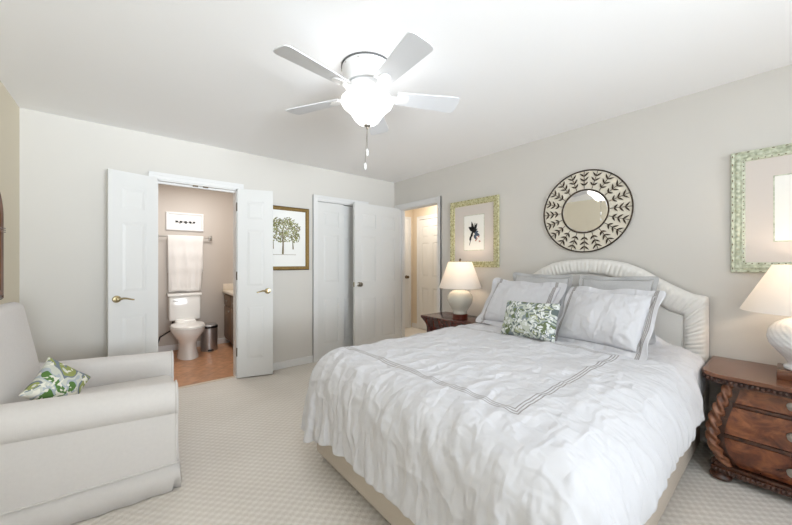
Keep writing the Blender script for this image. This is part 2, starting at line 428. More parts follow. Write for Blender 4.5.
def add_to(o, mb, mat):
    """add a surface ornament in a second material to an existing part's mesh"""
    me = o.data; me.materials.append(mat); idx = len(me.materials) - 1
    for f in mb.bm.faces: f.material_index = idx; f.smooth = True
    base = bmesh.new(); base.from_mesh(me); tmp = bpy.data.meshes.new('tmp'); mb.bm.to_mesh(tmp); mb.bm.free()
    base.from_mesh(tmp); bpy.data.meshes.remove(tmp); base.to_mesh(me); base.free(); return o
def struct(name, mb, mat, label=None, cat=None, parent=None, smooth=False):
    o = mb.build(name, mat, parent, smooth)
    return tag(o, label, cat, kind='structure') if parent is None else o
# maps a plan drawn in (y, z) at wall x onto the right wall: prism z axis -> -x
def on_right_wall(x): return Matrix(((0, 0, -1, x), (1, 0, 0, 0), (0, 1, 0, 0), (0, 0, 0, 1)))
# drawn in (x, z), prism z axis -> -y
def on_back_wall(y): return Matrix(((1, 0, 0, 0), (0, 0, -1, y), (0, 1, 0, 0), (0, 0, 0, 1)))

# ------------------------------------------------------------------ the room shell
T = 0.12
struct('floor', MB().box((XL - T, YF - T, -0.1), (4.4, YB + 0.05, 0)).box((XR + T, YB + 0.05, -0.1), (4.4, 4.9, 0)), M['carpet'], 'pale beige textured loop carpet of the bedroom and hall', 'floor')
struct('floor_bathroom', MB().box((0.0, YB + 0.05, -0.1), (1.8, 5.7, 0.002)), M['bath_floor'], 'warm terracotta coloured bathroom floor', 'floor')
struct('ceiling', MB().box((XL - T, YF - T, H_CEIL), (4.4, 5.7, H_CEIL + 0.1)), M['ceiling'], 'plain white ceiling', 'ceiling')
BX0, BX1, CX0, CX1, DZ = 0.205, 0.905, 1.835, 2.545, 2.03
DY0, DY1 = 2.90, 3.70
w = MB()
w.box((XL - T, YB, 0), (BX0, YB + T, H_CEIL)).box((BX1, YB, 0), (CX0, YB + T, H_CEIL)).box((CX1, YB, 0), (XR + T, YB + T, H_CEIL))
w.box((BX0, YB, DZ), (BX1, YB + T, H_CEIL)).box((CX0, YB, DZ), (CX1, YB + T, H_CEIL))
struct('wall_back', w, M['wall'], 'greige wall with the bathroom and closet doorways', 'wall')
w = MB()
w.box((XR, YF - T, 0), (XR + T, DY0, H_CEIL)).box((XR, DY1, 0), (XR + T, YB, H_CEIL)).box((XR, DY0, DZ), (XR + T, DY1, H_CEIL))
struct('wall_right', w, M['wall'], 'greige wall behind the bed', 'wall')
LY0, LY1, LZ0, LZ1 = -2.35, -0.75, 0.75, 2.25
struct('wall_left', MB().box((XL - T, YF - T, 0), (XL, LY0, H_CEIL)).box((XL - T, LY1, 0), (XL, YB, H_CEIL)).box((XL - T, LY0, 0), (XL, LY1, LZ0)).box((XL - T, LY0, LZ1), (XL, LY1, H_CEIL)), M['wall_warm'], 'beige wall at the left edge of the photo', 'wall')
WX0, WX1, WZ0, WZ1 = -0.30, 2.75, 0.55, 2.25
w = MB()
w.box((XL, YF - T, 0), (WX0, YF, H_CEIL)).box((WX1, YF - T, 0), (XR, YF, H_CEIL)).box((WX0, YF - T, 0), (WX1, YF, WZ0)).box((WX0, YF - T, WZ1), (WX1, YF, H_CEIL))
struct('wall_front', w, M['wall'], 'greige wall behind the camera', 'wall')
win = thing('added_window_1', 'added white framed window, unseen behind the camera', 'window', (0, 0, 0), kind='structure')  # unseen window, added to bring daylight into the room
f = MB()
for x in (WX0, (WX0 + WX1) / 2 - 0.025, WX1 - 0.05): f.box((x, YF - 0.09, WZ0), (x + 0.05, YF - 0.03, WZ1))
for z in (WZ0, WZ1 - 0.05): f.box((WX0, YF - 0.09, z), (WX1, YF - 0.03, z + 0.05))
f.build('window_frame', M['trim'], win)
MB().box((WX0 + 0.04, YF - 0.062, WZ0 + 0.04), (WX1 - 0.04, YF - 0.058, WZ1 - 0.04)).build('window_pane', M['glass_pane'], win)
win = thing('added_window_2', 'added white framed window, unseen in the left wall behind the camera', 'window', (0, 0, 0), kind='structure')  # second unseen window, put in to brighten the right wall
f = MB()
for y in (LY0, (LY0 + LY1) / 2 - 0.025, LY1 - 0.05): f.box((XL - 0.09, y, LZ0), (XL - 0.03, y + 0.05, LZ1))
for z in (LZ0, LZ1 - 0.05): f.box((XL - 0.09, LY0, z), (XL - 0.03, LY1, z + 0.05))
f.build('window_frame', M['trim'], win)
MB().box((XL - 0.062, LY0 + 0.04, LZ0 + 0.04), (XL - 0.058, LY1 - 0.04, LZ1 - 0.04)).build('window_pane', M['glass_pane'], win)
# bathroom and hall shells, closet back
struct('wall_bathroom_back', MB().box((0.0, 5.55, 0), (1.8, 5.67, H_CEIL)), M['wall_bath'], 'taupe bathroom wall behind the toilet', 'wall')
struct('wall_bathroom_left', MB().box((0.02, YB + T, 0), (0.14, 5.55, H_CEIL)), M['wall_bath'], 'bathroom side wall left of the toilet', 'wall')
struct('wall_bathroom_right', MB().box((1.70, YB + T, 0), (1.80, 5.55, H_CEIL)), M['wall_bath'], 'bathroom side wall behind the vanity', 'wall')
struct('wall_closet_back', MB().box((CX0 - 0.05, YB + T, 0), (CX1 + 0.05, YB + T + 0.06, H_CEIL)), M['wall'], 'wall behind the closet doors', 'wall')
HX, HY = 4.23, 4.64
struct('wall_hall_right', MB().box((HX, 1.6, 0), (HX + 0.1, HY + 0.1, H_CEIL)), M['wall_hall'], 'cream hall wall seen through the bedroom doorway', 'wall')
struct('wall_hall_end', MB().box((XR + T, HY, 0), (HX, HY + 0.1, H_CEIL)), M['wall_hall'], 'cream end wall of the hall', 'wall')
struct('wall_hall_left', MB().box((XR, YB + T, 0), (XR + T, HY, H_CEIL)), M['wall_hall'], 'cream hall wall beside the closet', 'wall')
struct('wall_hall_near', MB().box((XR + T, 1.5, 0), (HX, 1.6, H_CEIL)), M['wall_hall'], 'cream near end wall of the hall', 'wall')

# baseboards
def baseboard(name, segs, mat=None):
    mb = MB()
    for a, b in segs: mb.box((a[0], a[1], 0), (b[0], b[1], 0.085), 0.004, 1)
    struct(name, mb, M['trim'], 'white baseboard along the ' + name.replace('baseboard_', '').replace('_', ' ') + ' wall', 'baseboard')
bt = 0.014
baseboard('baseboard_back', [((XL, YB - bt), (0.145, YB)), ((0.965, YB - bt), (1.775, YB)), ((2.605, YB - bt), (XR, YB))])
baseboard('baseboard_right', [((XR - bt, YF), (XR, 2.84))])
baseboard('baseboard_left', [((XL, YF), (XL + bt, YB - bt))])
baseboard('baseboard_bathroom', [((0.14, 5.55 - bt), (1.70, 5.55))])
baseboard('baseboard_hall', [((3.21, HY - bt), (3.42, HY)), ((HX - bt, 4.50), (HX, HY))])

# casings: mitred U of flat boards with a raised outer bead, drawn in (across, z)
def casing(a0, a1, top, mtx, wd=0.06):
    mb = MB()
    for th, i, o in ((0.012, 0.0, wd), (0.019, wd * 0.55, wd), (0.022, wd * 0.82, wd)):
        mb.prism([(a0 - o, 0), (a0 - i, 0), (a0 - i, top + i), (a0 - o, top + o)], 0, th, mtx)
        mb.prism([(a1 + i, 0), (a1 + o, 0), (a1 + o, top + o), (a1 + i, top + i)], 0, th, mtx)
        mb.prism([(a0 - o, top + o), (a0 - i, top + i), (a1 + i, top + i), (a1 + o, top + o)], 0, th, mtx)
    return mb
def jamb_back(mb, a0, a1, top, y0, y1, t=0.012):
    mb.box((a0 - 0.0, y0, 0), (a0 + t, y1, top)).box((a1 - t, y0, 0), (a1, y1, top)).box((a0, y0, top - t), (a1, y1, top))
    return mb
c = casing(BX0, BX1, DZ, on_back_wall(YB)); jamb_back(c, BX0, BX1, DZ, YB, YB + T)
c.box((BX0, YB + 0.05, DZ - 0.03), (BX1, YB + 0.08, DZ - 0.012))
trim_bath = struct('trim_1', c, M['trim'], 'white casing around the bathroom doorway', 'door frame')
for xx in (0.50, 0.59):
    MB().box((xx, YB + 0.012, DZ - 0.020), (xx + 0.045, YB + 0.045, DZ - 0.012)).build('ball_catch', M['bronze'], trim_bath)
c = casing(CX0, CX1, DZ, on_back_wall(YB)); jamb_back(c, CX0, CX1, DZ, YB, YB + T)
struct('trim_2', c, M['trim'], 'white casing around the closet doorway', 'door frame')
c = casing(DY0, DY1, DZ, on_right_wall(XR))
c.box((XR, DY0, 0), (XR + T, DY0 + 0.012, DZ)).box((XR, DY1 - 0.012, 0), (XR + T, DY1, DZ)).box((XR, DY0, DZ - 0.012), (XR + T, DY1, DZ))
c.box((XR + 0.05, DY1 - 0.03, 0), (XR + 0.08, DY1 - 0.012, DZ)).box((XR + 0.05, DY0 + 0.012, 0), (XR + 0.08, DY0 + 0.03, DZ))
struct('trim_3', c, M['trim'], 'white casing around the doorway to the hall', 'door frame')
struct('trim_4', MB().box((BX0, YB + 0.03, 0), (BX1, YB + 0.075, 0.006), 0.002, 1), simple('threshold_strip', srgb(214, 200, 182), 0.4), 'pale threshold strip where carpet meets bathroom floor', 'threshold')

# panel door leaf in local coordinates: hinge edge at x=0, width along +x, thickness centred on y
def leaf_mesh(width, cols, height=2.02, t=0.035, rows=((0.20, 0.78), (0.98, 1.60), (1.70, 1.90)), stile=None):
    mb = MB(); z0 = 0.012; k = 0.007
    mb.box((0, -t / 2 + k, z0), (width, t / 2 - k, z0 + height))
    st = stile or (0.10 if cols == 2 else 0.085)
    mid = 0.10 if cols == 2 else 0
    cw = (width - 2 * st - mid * (cols - 1)) / cols
    xs = [(st + i * (cw + mid), st + i * (cw + mid) + cw) for i in range(cols)]
    for s in (-1, 1):
        y0, y1 = (-t / 2, -t / 2 + k + 0.002) if s < 0 else (t / 2 - k - 0.002, t / 2)
        mb.box((0, y0, z0), (st, y1, z0 + height)).box((width - st, y0, z0), (width, y1, z0 + height))
        if cols == 2: mb.box((xs[0][1], y0, z0), (xs[1][0], y1, z0 + height))
        zs = [z0] + [z for r in rows for z in r] + [z0 + height]
        for i in range(0, len(zs), 2):
            for a, b in xs: mb.box((a, y0, zs[i]), (b, y1, zs[i + 1]))
        for a, b in xs:
            for r0, r1 in rows:
                # sloped moulding and raised field
                d = -1 if s < 0 else 1
                yy = d * (t / 2 - k); top = d * (t / 2 - 0.0015)
                m1 = 0.012; m2 = 0.034
                t_ = bmesh.new()
                def ring(mg, y): return [t_.verts.new((px, y, pz)) for px, pz in ((a + mg, r0 + mg), (b - mg, r0 + mg), (b - mg, r1 - mg), (a + mg, r1 - mg))]
                R1, R2 = ring(m1, yy), ring(m2, top)
                for q in range(4): t_.faces.new((R1[q], R1[(q + 1) % 4], R2[(q + 1) % 4], R2[q]))
                t_.faces.new(R2)
                bmesh.ops.recalc_face_normals(t_, faces=t_.faces)
                mb.merge(t_)
                mb.box((a, min(yy, d * t / 2), r0), (a + 0.006, max(yy, d * (t / 2 - 0.003)), r1)).box((b - 0.006, min(yy, d * t / 2), r0), (b, max(yy, d * (t / 2 - 0.003)), r1))
    return mb
def lever(parent, x, z, side, y0, mat):
    mb = MB(); sy = -1
    rot = Matrix.Translation((x, y0, z)) @ Matrix.Rotation(PI / 2, 4, 'X')
    mb.lathe([(0.031, 0.0), (0.031, 0.004), (0.026, 0.010), (0.012, 0.012), (0.010, 0.045), (0.013, 0.048), (0.013, 0.058), (0.0, 0.060)], (0, 0, 0), 24, rot, capt=False)
    pts = [(x + side * q, y0 - 0.052 + 0.006 * math.sin(q * 30), z + 0.008 * math.sin(q * 42) - 0.002) for q in [i * 0.012 for i in range(10)]]
    mb.tube(pts, [0.010 - 0.0005 * i for i in range(10)], 10)
    return mb.build('lever_handle', mat, parent, True)
def knob(parent, x, z, y0, d, mat):
    rot = Matrix.Translation((x, y0, z)) @ Matrix.Rotation(PI / 2 * (1 if d < 0 else -1), 4, 'X')
    mb = MB().lathe([(0.031, 0), (0.031, 0.004), (0.020, 0.010), (0.011, 0.014), (0.011, 0.030), (0.024, 0.038), (0.029, 0.050), (0.024, 0.062), (0.0, 0.066)], (0, 0, 0), 24, rot, capt=False)
    return mb.build('door_knob', mat, parent, True)
def hinges(parent, x, y, mat, zs=(0.28, 1.10, 1.84)):
    for z in zs: MB().lathe([(0.007, -0.045), (0.007, 0.045)], (x, y, z), 10).build('hinge', mat, parent, True)

# bathroom double doors, folded back against the wall
d1 = leaf_mesh(0.355, 1).build('door_1', M['door']); tag(d1, 'narrow white panel door folded open to the left of the bathroom doorway', 'door', kind='structure')
d1.location = (0.203, 3.760, 0); d1.rotation_euler = (0, 0, math.radians(180 + 17.5))
lever(d1, 0.30, 0.93, -1, 0.0175 * 0, M['brass'])
d1.children[0].matrix_local = Matrix.Translation((0, 0.0175, 0)) @ Matrix.Scale(-1, 4, (0, 1, 0))
hinges(d1, -0.004, -0.012, M['nickel'])
d2 = leaf_mesh(0.355, 1).build('door_2', M['door']); tag(d2, 'narrow white panel door folded open to the right of the bathroom doorway', 'door', kind='structure')
d2.location = (0.902, 3.765, 0); d2.rotation_euler = (0, 0, math.radians(-18.0))
lever(d2, 0.30, 0.93, -1, -0.0175, M['brass'])
hinges(d2, -0.006, 0.012, M['bronze'])
# closet doors: the left leaf closed, the right one set back
d3 = leaf_mesh(0.375, 1, stile=0.075, height=2.0).build('door_3', M['door']); tag(d3, 'narrow white closet door nearest the tree picture', 'door', kind='structure')
d3.location = (CX0 + 0.013, YB + 0.022, 0)
d4 = leaf_mesh(0.375, 1, stile=0.075, height=2.0).build('door_4', M['door']); tag(d4, 'shaded closet door half hidden behind the open bedroom door', 'door', kind='structure')
d4.location = (CX0 + 0.33, YB + 0.075, 0)
# the bedroom door, swung open
d5 = leaf_mesh(0.80, 2).build('door_5', M['door']); tag(d5, 'wide white six panel bedroom door standing open in front of the closet', 'door', kind='structure')
d5.location = (3.078, 3.672, 0); d5.rotation_euler = (0, 0, math.radians(180 + 2.8))
knob(d5, 0.735, 0.955, 0.0175, 1, M['nickel']); knob(d5, 0.735, 0.955, -0.0175, -1, M['nickel'])
MB().box((0.7995, -0.012, 0.925), (0.802, 0.012, 0.985)).build('latch_plate', M['brass'], d5)
hinges(d5, -0.004, -0.018, M['nickel'])
# doors in the hall
rows6 = ((0.20, 0.78), (0.98, 1.60), (1.70, 1.90))
d6 = leaf_mesh(0.62, 2, stile=0.085).build('door_6', M['door']); tag(d6, 'cream lit panel door on the hall wall, seen through the doorway', 'door', kind='structure')
d6.location = (HX - 0.018, 4.425, 0); d6.rotation_euler = (0, 0, math.radians(-90))
c = casing(3.80, 4.43, 2.045, on_right_wall(HX)); struct('trim_5', c, M['trim'], 'white casing around the hall closet door', 'door frame')
d6top = MB().box((HX - 0.012, 3.80, 2.032), (HX, 4.43, 2.045)); struct('trim_6', d6top, M['bronze'], 'dark strip painted for the shaded gap above the hall closet door', 'gap shade')  # dark strip stands in for the shade of the gap over the door
d7 = leaf_mesh(0.60, 2, stile=0.085).build('door_7', M['door']); tag(d7, 'cream door on the end wall of the hall', 'door', kind='structure')
d7.location = (3.495, HY - 0.018, 0)
knob(d7, 0.545, 0.97, -0.0175, -1, M['bronze'])
c = casing(3.49, 4.10, 2.035, on_back_wall(HY), 0.075); struct('trim_7', c, M['trim'], 'white casing around the hall end door', 'door frame')

# ------------------------------------------------------------------ ceiling fan
FX, FY = 1.135, 1.657
fan = thing('ceiling_fan', 'white five blade ceiling fan with a lit frosted bowl light', 'ceiling fan', (FX, FY, H_CEIL))
MB().lathe([(0.158, -0.008), (0.158, 0.0)], seg=48).build('shaded_gap_ring', M['fan_dark'], fan, True)  # dark ring: shade of the gap at the ceiling put into the colour
MB().lathe([(0.06, -0.118), (0.128, -0.112), (0.134, -0.100), (0.136, -0.070), (0.150, -0.045), (0.153, -0.040), (0.153, -0.009)], seg=48).build('motor_housing', M['fan_white'], fan, True, 50)
hub = MB().lathe([(0.06, -0.186), (0.112, -0.183), (0.126, -0.172), (0.130, -0.150), (0.130, -0.130), (0.120, -0.119), (0.06, -0.118)], seg=48).build('rotor_hub', M['fan_white'], fan, True, 50)
for k in range(10):
    a = 2 * PI * k / 10; MB().ball((0.153 * math.cos(a), 0.153 * math.sin(a), -0.022), 0.005, seg=8).build('screw', M['nickel'], fan, True)
MB().lathe([(0.09, -0.200), (0.09, -0.188), (0.07, -0.184)], seg=40).build('light_fitter', M['fan_white'], fan, True)
bowl_prof = [(0.004, -0.352), (0.030, -0.350), (0.055, -0.338), (0.075, -0.318), (0.090, -0.292), (0.108, -0.262), (0.135, -0.236), (0.153, -0.216), (0.160, -0.198), (0.156, -0.184), (0.120, -0.181)]
bowl_prof = [(r, -0.352 + (z + 0.352) * 0.90) for r, z in bowl_prof]
MB().lathe(bowl_prof, seg=48).build('light_bowl', M['bowl'], fan, True, 60)
MB().lathe([(0.002, -0.378), (0.008, -0.374), (0.006, -0.366), (0.020, -0.358), (0.022, -0.352), (0.010, -0.348)], seg=20).build('finial', M['nickel'], fan, True)
for (ox, oy), zl in (((0.000, 0.0), -0.50), ((-0.012, 0.005), -0.585)):
    ch = MB().tube([(ox * q, oy * q, -0.37 + (zl + 0.37) * q) for q in (0, 0.5, 1)], 0.0016, 6).build('pull_chain', M['nickel'], fan)
    MB().lathe([(0.003, 0.0), (0.0075, 0.006), (0.0075, 0.034), (0.003, 0.042)], (ox, oy, zl - 0.042), 12).build('pull_knob', M['fan_white'], ch, True)
def blade_mesh():
    t = bmesh.new()
    r0, r1 = 0.185, 0.59
    out = []
    n = 10
    top = []; bot = []
    for i in range(n + 1):
        u = i / n; x = r0 + (r1 - r0 - 0.035) * u; wd = 0.052 + 0.022 * u
        top.append((x, wd)); bot.append((x, -wd))
    # rounded tip
    tip = [(r1 - 0.035 + 0.035 * math.sin(q) ** 0.7, 0.074 * math.copysign(abs(math.cos(q)) ** 0.5, math.cos(q))) for q in [PI * k / 16 for k in range(1, 16)]]
    poly = list(reversed([(x, y) for x, y in bot])) + top + tip
    mb = MB()
    mb.prism(poly, -0.003, 0.003)
    return mb
for k in range(5):
    a = math.radians(45.5 + 72 * k)
    m = Matrix.Rotation(a, 4, 'Z') @ Matrix.Translation((0, 0, -0.168)) @ Matrix.Rotation(math.radians(-12), 4, 'X')
    bl = blade_mesh().build('blade', M['fan_blade'], fan); bl.matrix_local = m
    ir = MB()
    ir.tube([(0.10, 0, -0.004), (0.14, 0, -0.010), (0.17, 0, -0.009), (0.20, 0, -0.006)], [0.012, 0.011, 0.013, 0.010], 8, flat=1.6)
    ir.prism([(0.175 + 0.05 * (1 - math.cos(q)) * 0.9, 0.034 * math.sin(q)) for q in [2 * PI * i / 20 for i in range(20)]], -0.009, -0.003)
    ib = ir.build('blade_bracket', M['fan_white'], bl, True)

# ------------------------------------------------------------------ bed
bed = thing('bed', 'queen bed with a beige upholstered base and a white arched padded headboard', 'bed', (1.95, 1.155, 0))
def bx(mb, a, b, bev=0.0, seg=3): return mb.box((a[0] - 1.95, a[1] - 1.155, a[2]), (b[0] - 1.95, b[1] - 1.155, b[2]), bev, seg)
bx(MB(), (1.0, 0.44, 0.0), (2.9, 1.87, 0.045)).build('plinth', M['gap_shade'], bed)  # recessed block, coloured dark to paint the shadow gap under the base
bx(MB(), (0.925, 0.385, 0.04), (2.955, 1.925, 0.34), 0.014).build('upholstered_base', M['base'], bed, True)
bx(MB(), (0.96, 0.40, 0.341), (2.95, 1.91, 0.60), 0.06, 5).build('mattress', M['sheet'], bed, True)
# headboard: border is a pleated roll between an outer and an inner curve
HC = 1.105
outer = [(0.752, 0.12), (0.752, 0.60), (0.752, 0.96), (0.750, 1.005), (0.735, 1.014), (0.68, 1.022), (0.635, 1.042), (0.56, 1.082), (0.47, 1.138), (0.38, 1.195), (0.28, 1.240), (0.15, 1.266), (0.0, 1.272)]
inner = [(0.622, 0.12), (0.622, 0.60), (0.622, 0.84), (0.622, 0.865), (0.610, 0.872), (0.585, 0.878), (0.545, 0.892), (0.490, 0.925), (0.415, 0.985), (0.330, 1.050), (0.235, 1.105), (0.12, 1.135), (0.0, 1.142)]
def resample(pts, n):
    P = [Vector((p[0], p[1], 0)) for p in pts]; L = [0]
    for i in range(1, len(P)): L.append(L[-1] + (P[i] - P[i - 1]).length)
    out = []; 
    return P, L
def curve_at(pts, u):  # u in 0..len-1
    i = min(int(u), len(pts) - 2); f = u - i
    return (pts[i][0] + (pts[i + 1][0] - pts[i][0]) * f, pts[i][1] + (pts[i + 1][1] - pts[i][1]) * f)
def headboard_border():
    t = bmesh.new(); n = len(outer)
    # uniform arc length along the outer curve
    L = [0]
    for i in range(1, n): L.append(L[-1] + math.dist(outer[i], outer[i - 1]))
    tot = L[-1]; steps = 220; rows = []
    def param(s):
        for i in range(1, n):
            if s <= L[i] + 1e-9: return i - 1 + (s - L[i - 1]) / (L[i] - L[i - 1])
        return n - 1
    full = []
    for k in range(steps + 1):
        s = tot * k / steps; full.append((param(s), s, -1))
    for k in range(steps - 1, -1, -1):
        s = tot * k / steps; full.append((param(s), 2 * tot - s, 1))
    for (u, s, side) in full:
        o = curve_at(outer, u); i_ = curve_at(inner, u)
        pl = abs(math.sin(s / 0.034 * PI / 1.0)) ** 0.6
        row = []
        for q in range(13):
            w_ = q / 12; e = abs(2 * w_ - 1)
            prof = max(0.0, 1 - e ** 3.2) ** 0.55
            dep = 0.030 + prof * (0.046 + 0.010 * pl)
            y = (i_[0] + (o[0] - i_[0]) * w_) ; z = i_[1] + (o[1] - i_[1]) * w_
            row.append(t.verts.new((3.05 - dep, HC + side * y, z)))
        back = t.verts.new((3.05, HC + side * o[0], o[1])); row.append(back)
        rows.append(row)
    for a in range(len(rows) - 1):
        for q in range(13): t.faces.new((rows[a][q], rows[a + 1][q], rows[a + 1][q + 1], rows[a][q + 1]))
    bmesh.ops.recalc_face_normals(t, faces=t.faces)
    bmesh.ops.transform(t, matrix=Matrix.Translation((-1.95, -1.155, 0)), verts=t.verts)
    mb = MB(); mb.merge(t); return mb
headboard_border().build('headboard_border', M['headboard'], bed, True, 70)
poly = [(HC - y, z) for y, z in inner] + [(HC + y, z) for y, z in reversed(inner[:-1])]
MB().prism(poly, 0.0, 0.05, Matrix.Translation((-1.95, -1.155, 0)) @ on_right_wall(3.05)).build('headboard_panel', M['headboard'], bed)
pp = [(3.05 - 0.047 - 1.95, HC - y - 1.155, z) for y, z in inner] + [(3.05 - 0.047 - 1.95, HC + y - 1.155, z) for y, z in reversed(inner[:-1])]
MB().tube(pp, 0.006, 8).build('headboard_piping', M['headboard'], bed, True)

# duvet: a cloth sheet dropped over a rounded mattress shape and relaxed until it hangs
NX, NY = 120, 110
XA, XB, YA, YB_ = 0.575, 2.87, 0.165, 2.245
def drape_sheet():
    rng = np.random.default_rng(11)
    xs = np.linspace(XA, XB, NX); ys = np.linspace(YA, YB_, NY)
    dx = xs[1] - xs[0]; dy = ys[1] - ys[0]
    P = np.zeros((NX, NY, 3)); P[..., 0] = xs[:, None]; P[..., 1] = ys[None, :]; P[..., 2] = 0.74
    def soft_noise(amp, k):
        q = rng.normal(size=(NX, NY))
        for _ in range(k): q = (q + np.roll(q, 1, 0) + np.roll(q, -1, 0) + np.roll(q, 1, 1) + np.roll(q, -1, 1)) / 5
        return q / q.std() * amp
    # pull the two foot corners in so that the hem hangs level
    U = np.clip((1.0 - P[..., 0]) / (1.0 - XA), 0, 1)
    for sg, edge, lim in ((-1, YA, 0.50), (1, YB_, 1.85)):
        V = np.clip((P[..., 1] - lim) / (edge - lim), 0, 1)
        m = np.minimum(U, V) ** 2 * np.maximum(U, V)
        P[..., 0] += m * 0.21; P[..., 1] -= sg * m * 0.18
    R0 = P[..., :2].copy()
    P[..., 2] += soft_noise(0.018, 16) + soft_noise(0.024, 70)
    def ss(a, b, x):
        t = np.clip((x - a) / (b - a), 0, 1); return t * t * (3 - 2 * t)
    X, Y = np.meshgrid(xs, ys, indexing='ij')
    foot = 1 - ss(0.58, 1.15, X); side = np.maximum(1 - ss(0.17, 0.60, Y), ss(1.78, 2.24, Y))
    g = soft_noise(0.014, 60)
    GX = 1.025 + g + 0.045 * side; GY = 1.025 + g + 0.050 * foot
    lo = np.array([0.885, 0.325, -1.0]); hi = np.array([3.6, 2.0, 0.645]); r = 0.16
    c = (lo + hi) / 2; hb = (hi - lo) / 2
    def collide(P, prev):
        q = np.abs(P - c) - (hb - r); sg = np.sign(P - c); qm = np.maximum(q, 0); l = np.linalg.norm(qm, axis=-1)
        d = l + np.minimum(q.max(-1), 0) - r - 0.012; pen = d < 0
        n = np.where((l > 1e-6)[..., None], qm * sg / np.maximum(l, 1e-6)[..., None], np.array([0, 0, 1.0]))
        P2 = P - np.where(pen, d, 0)[..., None] * n
        mv = P2 - prev; mt = mv - (mv * n).sum(-1)[..., None] * n
        return np.where(pen[..., None], P2 - mt * 0.7, P2)
    W = np.ones((NX, NY)); W[-2:, (ys > 0.62) & (ys < 1.75)] = 0
    def sl(si, sj):
        return ((slice(0, NX - si), slice(max(0, -sj), NY - max(0, sj))), (slice(si, NX), slice(max(0, sj), NY - max(0, -sj))))
    def rest(si, sj):
        A, B = sl(si, sj); return np.linalg.norm(R0[B] - R0[A], axis=-1)
    gx = rest(1, 0) * (GX[1:] + GX[:-1]) / 2; gy = rest(0, 1) * (GY[:, 1:] + GY[:, :-1]) / 2
    cons = [(1, 0, gx, 1.0), (0, 1, gy, 1.0), (1, 1, rest(1, 1) * 1.03, 0.6), (1, -1, rest(1, -1) * 1.03, 0.6)]
    bend = [(2, 0, rest(2, 0) * 1.02, 0.10), (0, 2, rest(0, 2) * 1.02, 0.10), (4, 0, rest(4, 0) * 1.01, 0.05), (0, 4, rest(0, 4) * 1.01, 0.05)]
    def relax(P, group, om):
        acc = np.zeros_like(P); cnt = np.zeros((NX, NY, 1))
        for si, sj, L, k in group:
            A, B = sl(si, sj); wa, wb = W[A], W[B]
            d = P[B] - P[A]; l = np.sqrt((d * d).sum(-1)); ws = np.maximum(wa + wb, 1)
            cor = (k * (l - L) / np.maximum(l, 1e-9) / ws)[..., None] * d
            acc[A] += wa[..., None] * cor; acc[B] -= wb[..., None] * cor; cnt[A] += 1; cnt[B] += 1
        return P + om * acc / np.maximum(cnt, 1)
    prev = P.copy()
    for s in range(150):
        vel = (P - prev) * (0.96 if s < 115 else 0.85); prev = P.copy()
        P = P + vel * W[..., None]; P[..., 2] -= 9.8 / 3600 * 0.6 * W
        for it in range(30):
            P = relax(P, cons, 1.75)
            if it % 3 == 0: P = relax(P, bend, 1.0)
            if it % 6 == 5: P = collide(P, prev)
        P[..., 2] = np.maximum(P[..., 2], 0.04)
    return P, xs, ys
def duvet():
    P, ux, uy = drape_sheet()
    me = bpy.data.meshes.new('duvet')
    faces = [(i * NY + j, (i + 1) * NY + j, (i + 1) * NY + j + 1, i * NY + j + 1) for i in range(NX - 1) for j in range(NY - 1)]
    me.from_pydata([tuple(v) for v in P.reshape(-1, 3)], [], faces); me.update()
    # rest coordinates as UV in metres, for the sewn stripes
    uvl = me.uv_layers.new(name='rest')
    for lp in me.loops:
        uvl.data[lp.index].uv = (ux[lp.vertex_index // NY], uy[lp.vertex_index % NY])
    # loft of the filling: lift the crown, puff the sides and quilt the surface a little
    nor = [v.normal.copy() for v in me.vertices]
    for v, n in zip(me.vertices, nor):
        x, y, z = v.co
        if n.z < -0.2: n = -n
        ex = max(0.0, min(1.0, (x - 0.90) / 0.35)); ey = max(0.0, min(1.0, (y - 0.34) / 0.3, (1.98 - y) / 0.3))
        hd = 1 - max(0.0, min(1.0, (x - 2.30) / 0.3)) * 0.75
        top = max(0.0, min(1.0, (z - 0.50) / 0.12))
        n1 = noise.noise(Vector((x * 3.4, y * 3.4, z * 3.4)))
        # long soft creases, one set running down the drape and one set across it
        r1 = 1 - abs(noise.noise(Vector((x * 6.0 + y * 3.0, y * 6.0 - x * 2.0 + 7, z * 2.2)))) * 2
        r2 = 1 - abs(noise.noise(Vector((x * 3.5 - y * 8.0, y * 4.0 + x * 5.0, z * 5.0 + 3)))) * 2
        r3 = 1 - abs(noise.noise(Vector((x * 11.0 + y * 7.0 + 2, y * 12.0 - x * 4.0, z * 5.0)))) * 2
        w = 0.012 * max(0, r1) ** 2 * (1.15 - 0.75 * top) + 0.012 * max(0, r2) ** 3 + 0.005 * max(0, r3) ** 2 * (1 - 0.5 * top) + 0.012 * n1
        lift = top * 0.034 * hd * (0.35 + 0.65 * min(ex, ey))
        c = Vector((x, y, z + lift)) + n * w
        # the side is pressed in where the nightstand stands against it
        k = max(0.0, min(1.0, (x - 2.40) / 0.14))
        if c.y < 0.42 and k > 0: c.y = c.y + k * max(0.0, (0.35 - c.y)) * 0.95
        v.co = c
    o = link('duvet', me, M['duvet'], None, True)
    s = o.modifiers.new('thickness', 'SOLIDIFY'); s.thickness = 0.016; s.offset = -1
    s2 = o.modifiers.new('smooth', 'SUBSURF'); s2.levels = 1; s2.render_levels = 1
    return tag(o, 'white duvet with a rectangle of thin grey lines, draped over the bed', 'duvet')
duvet()

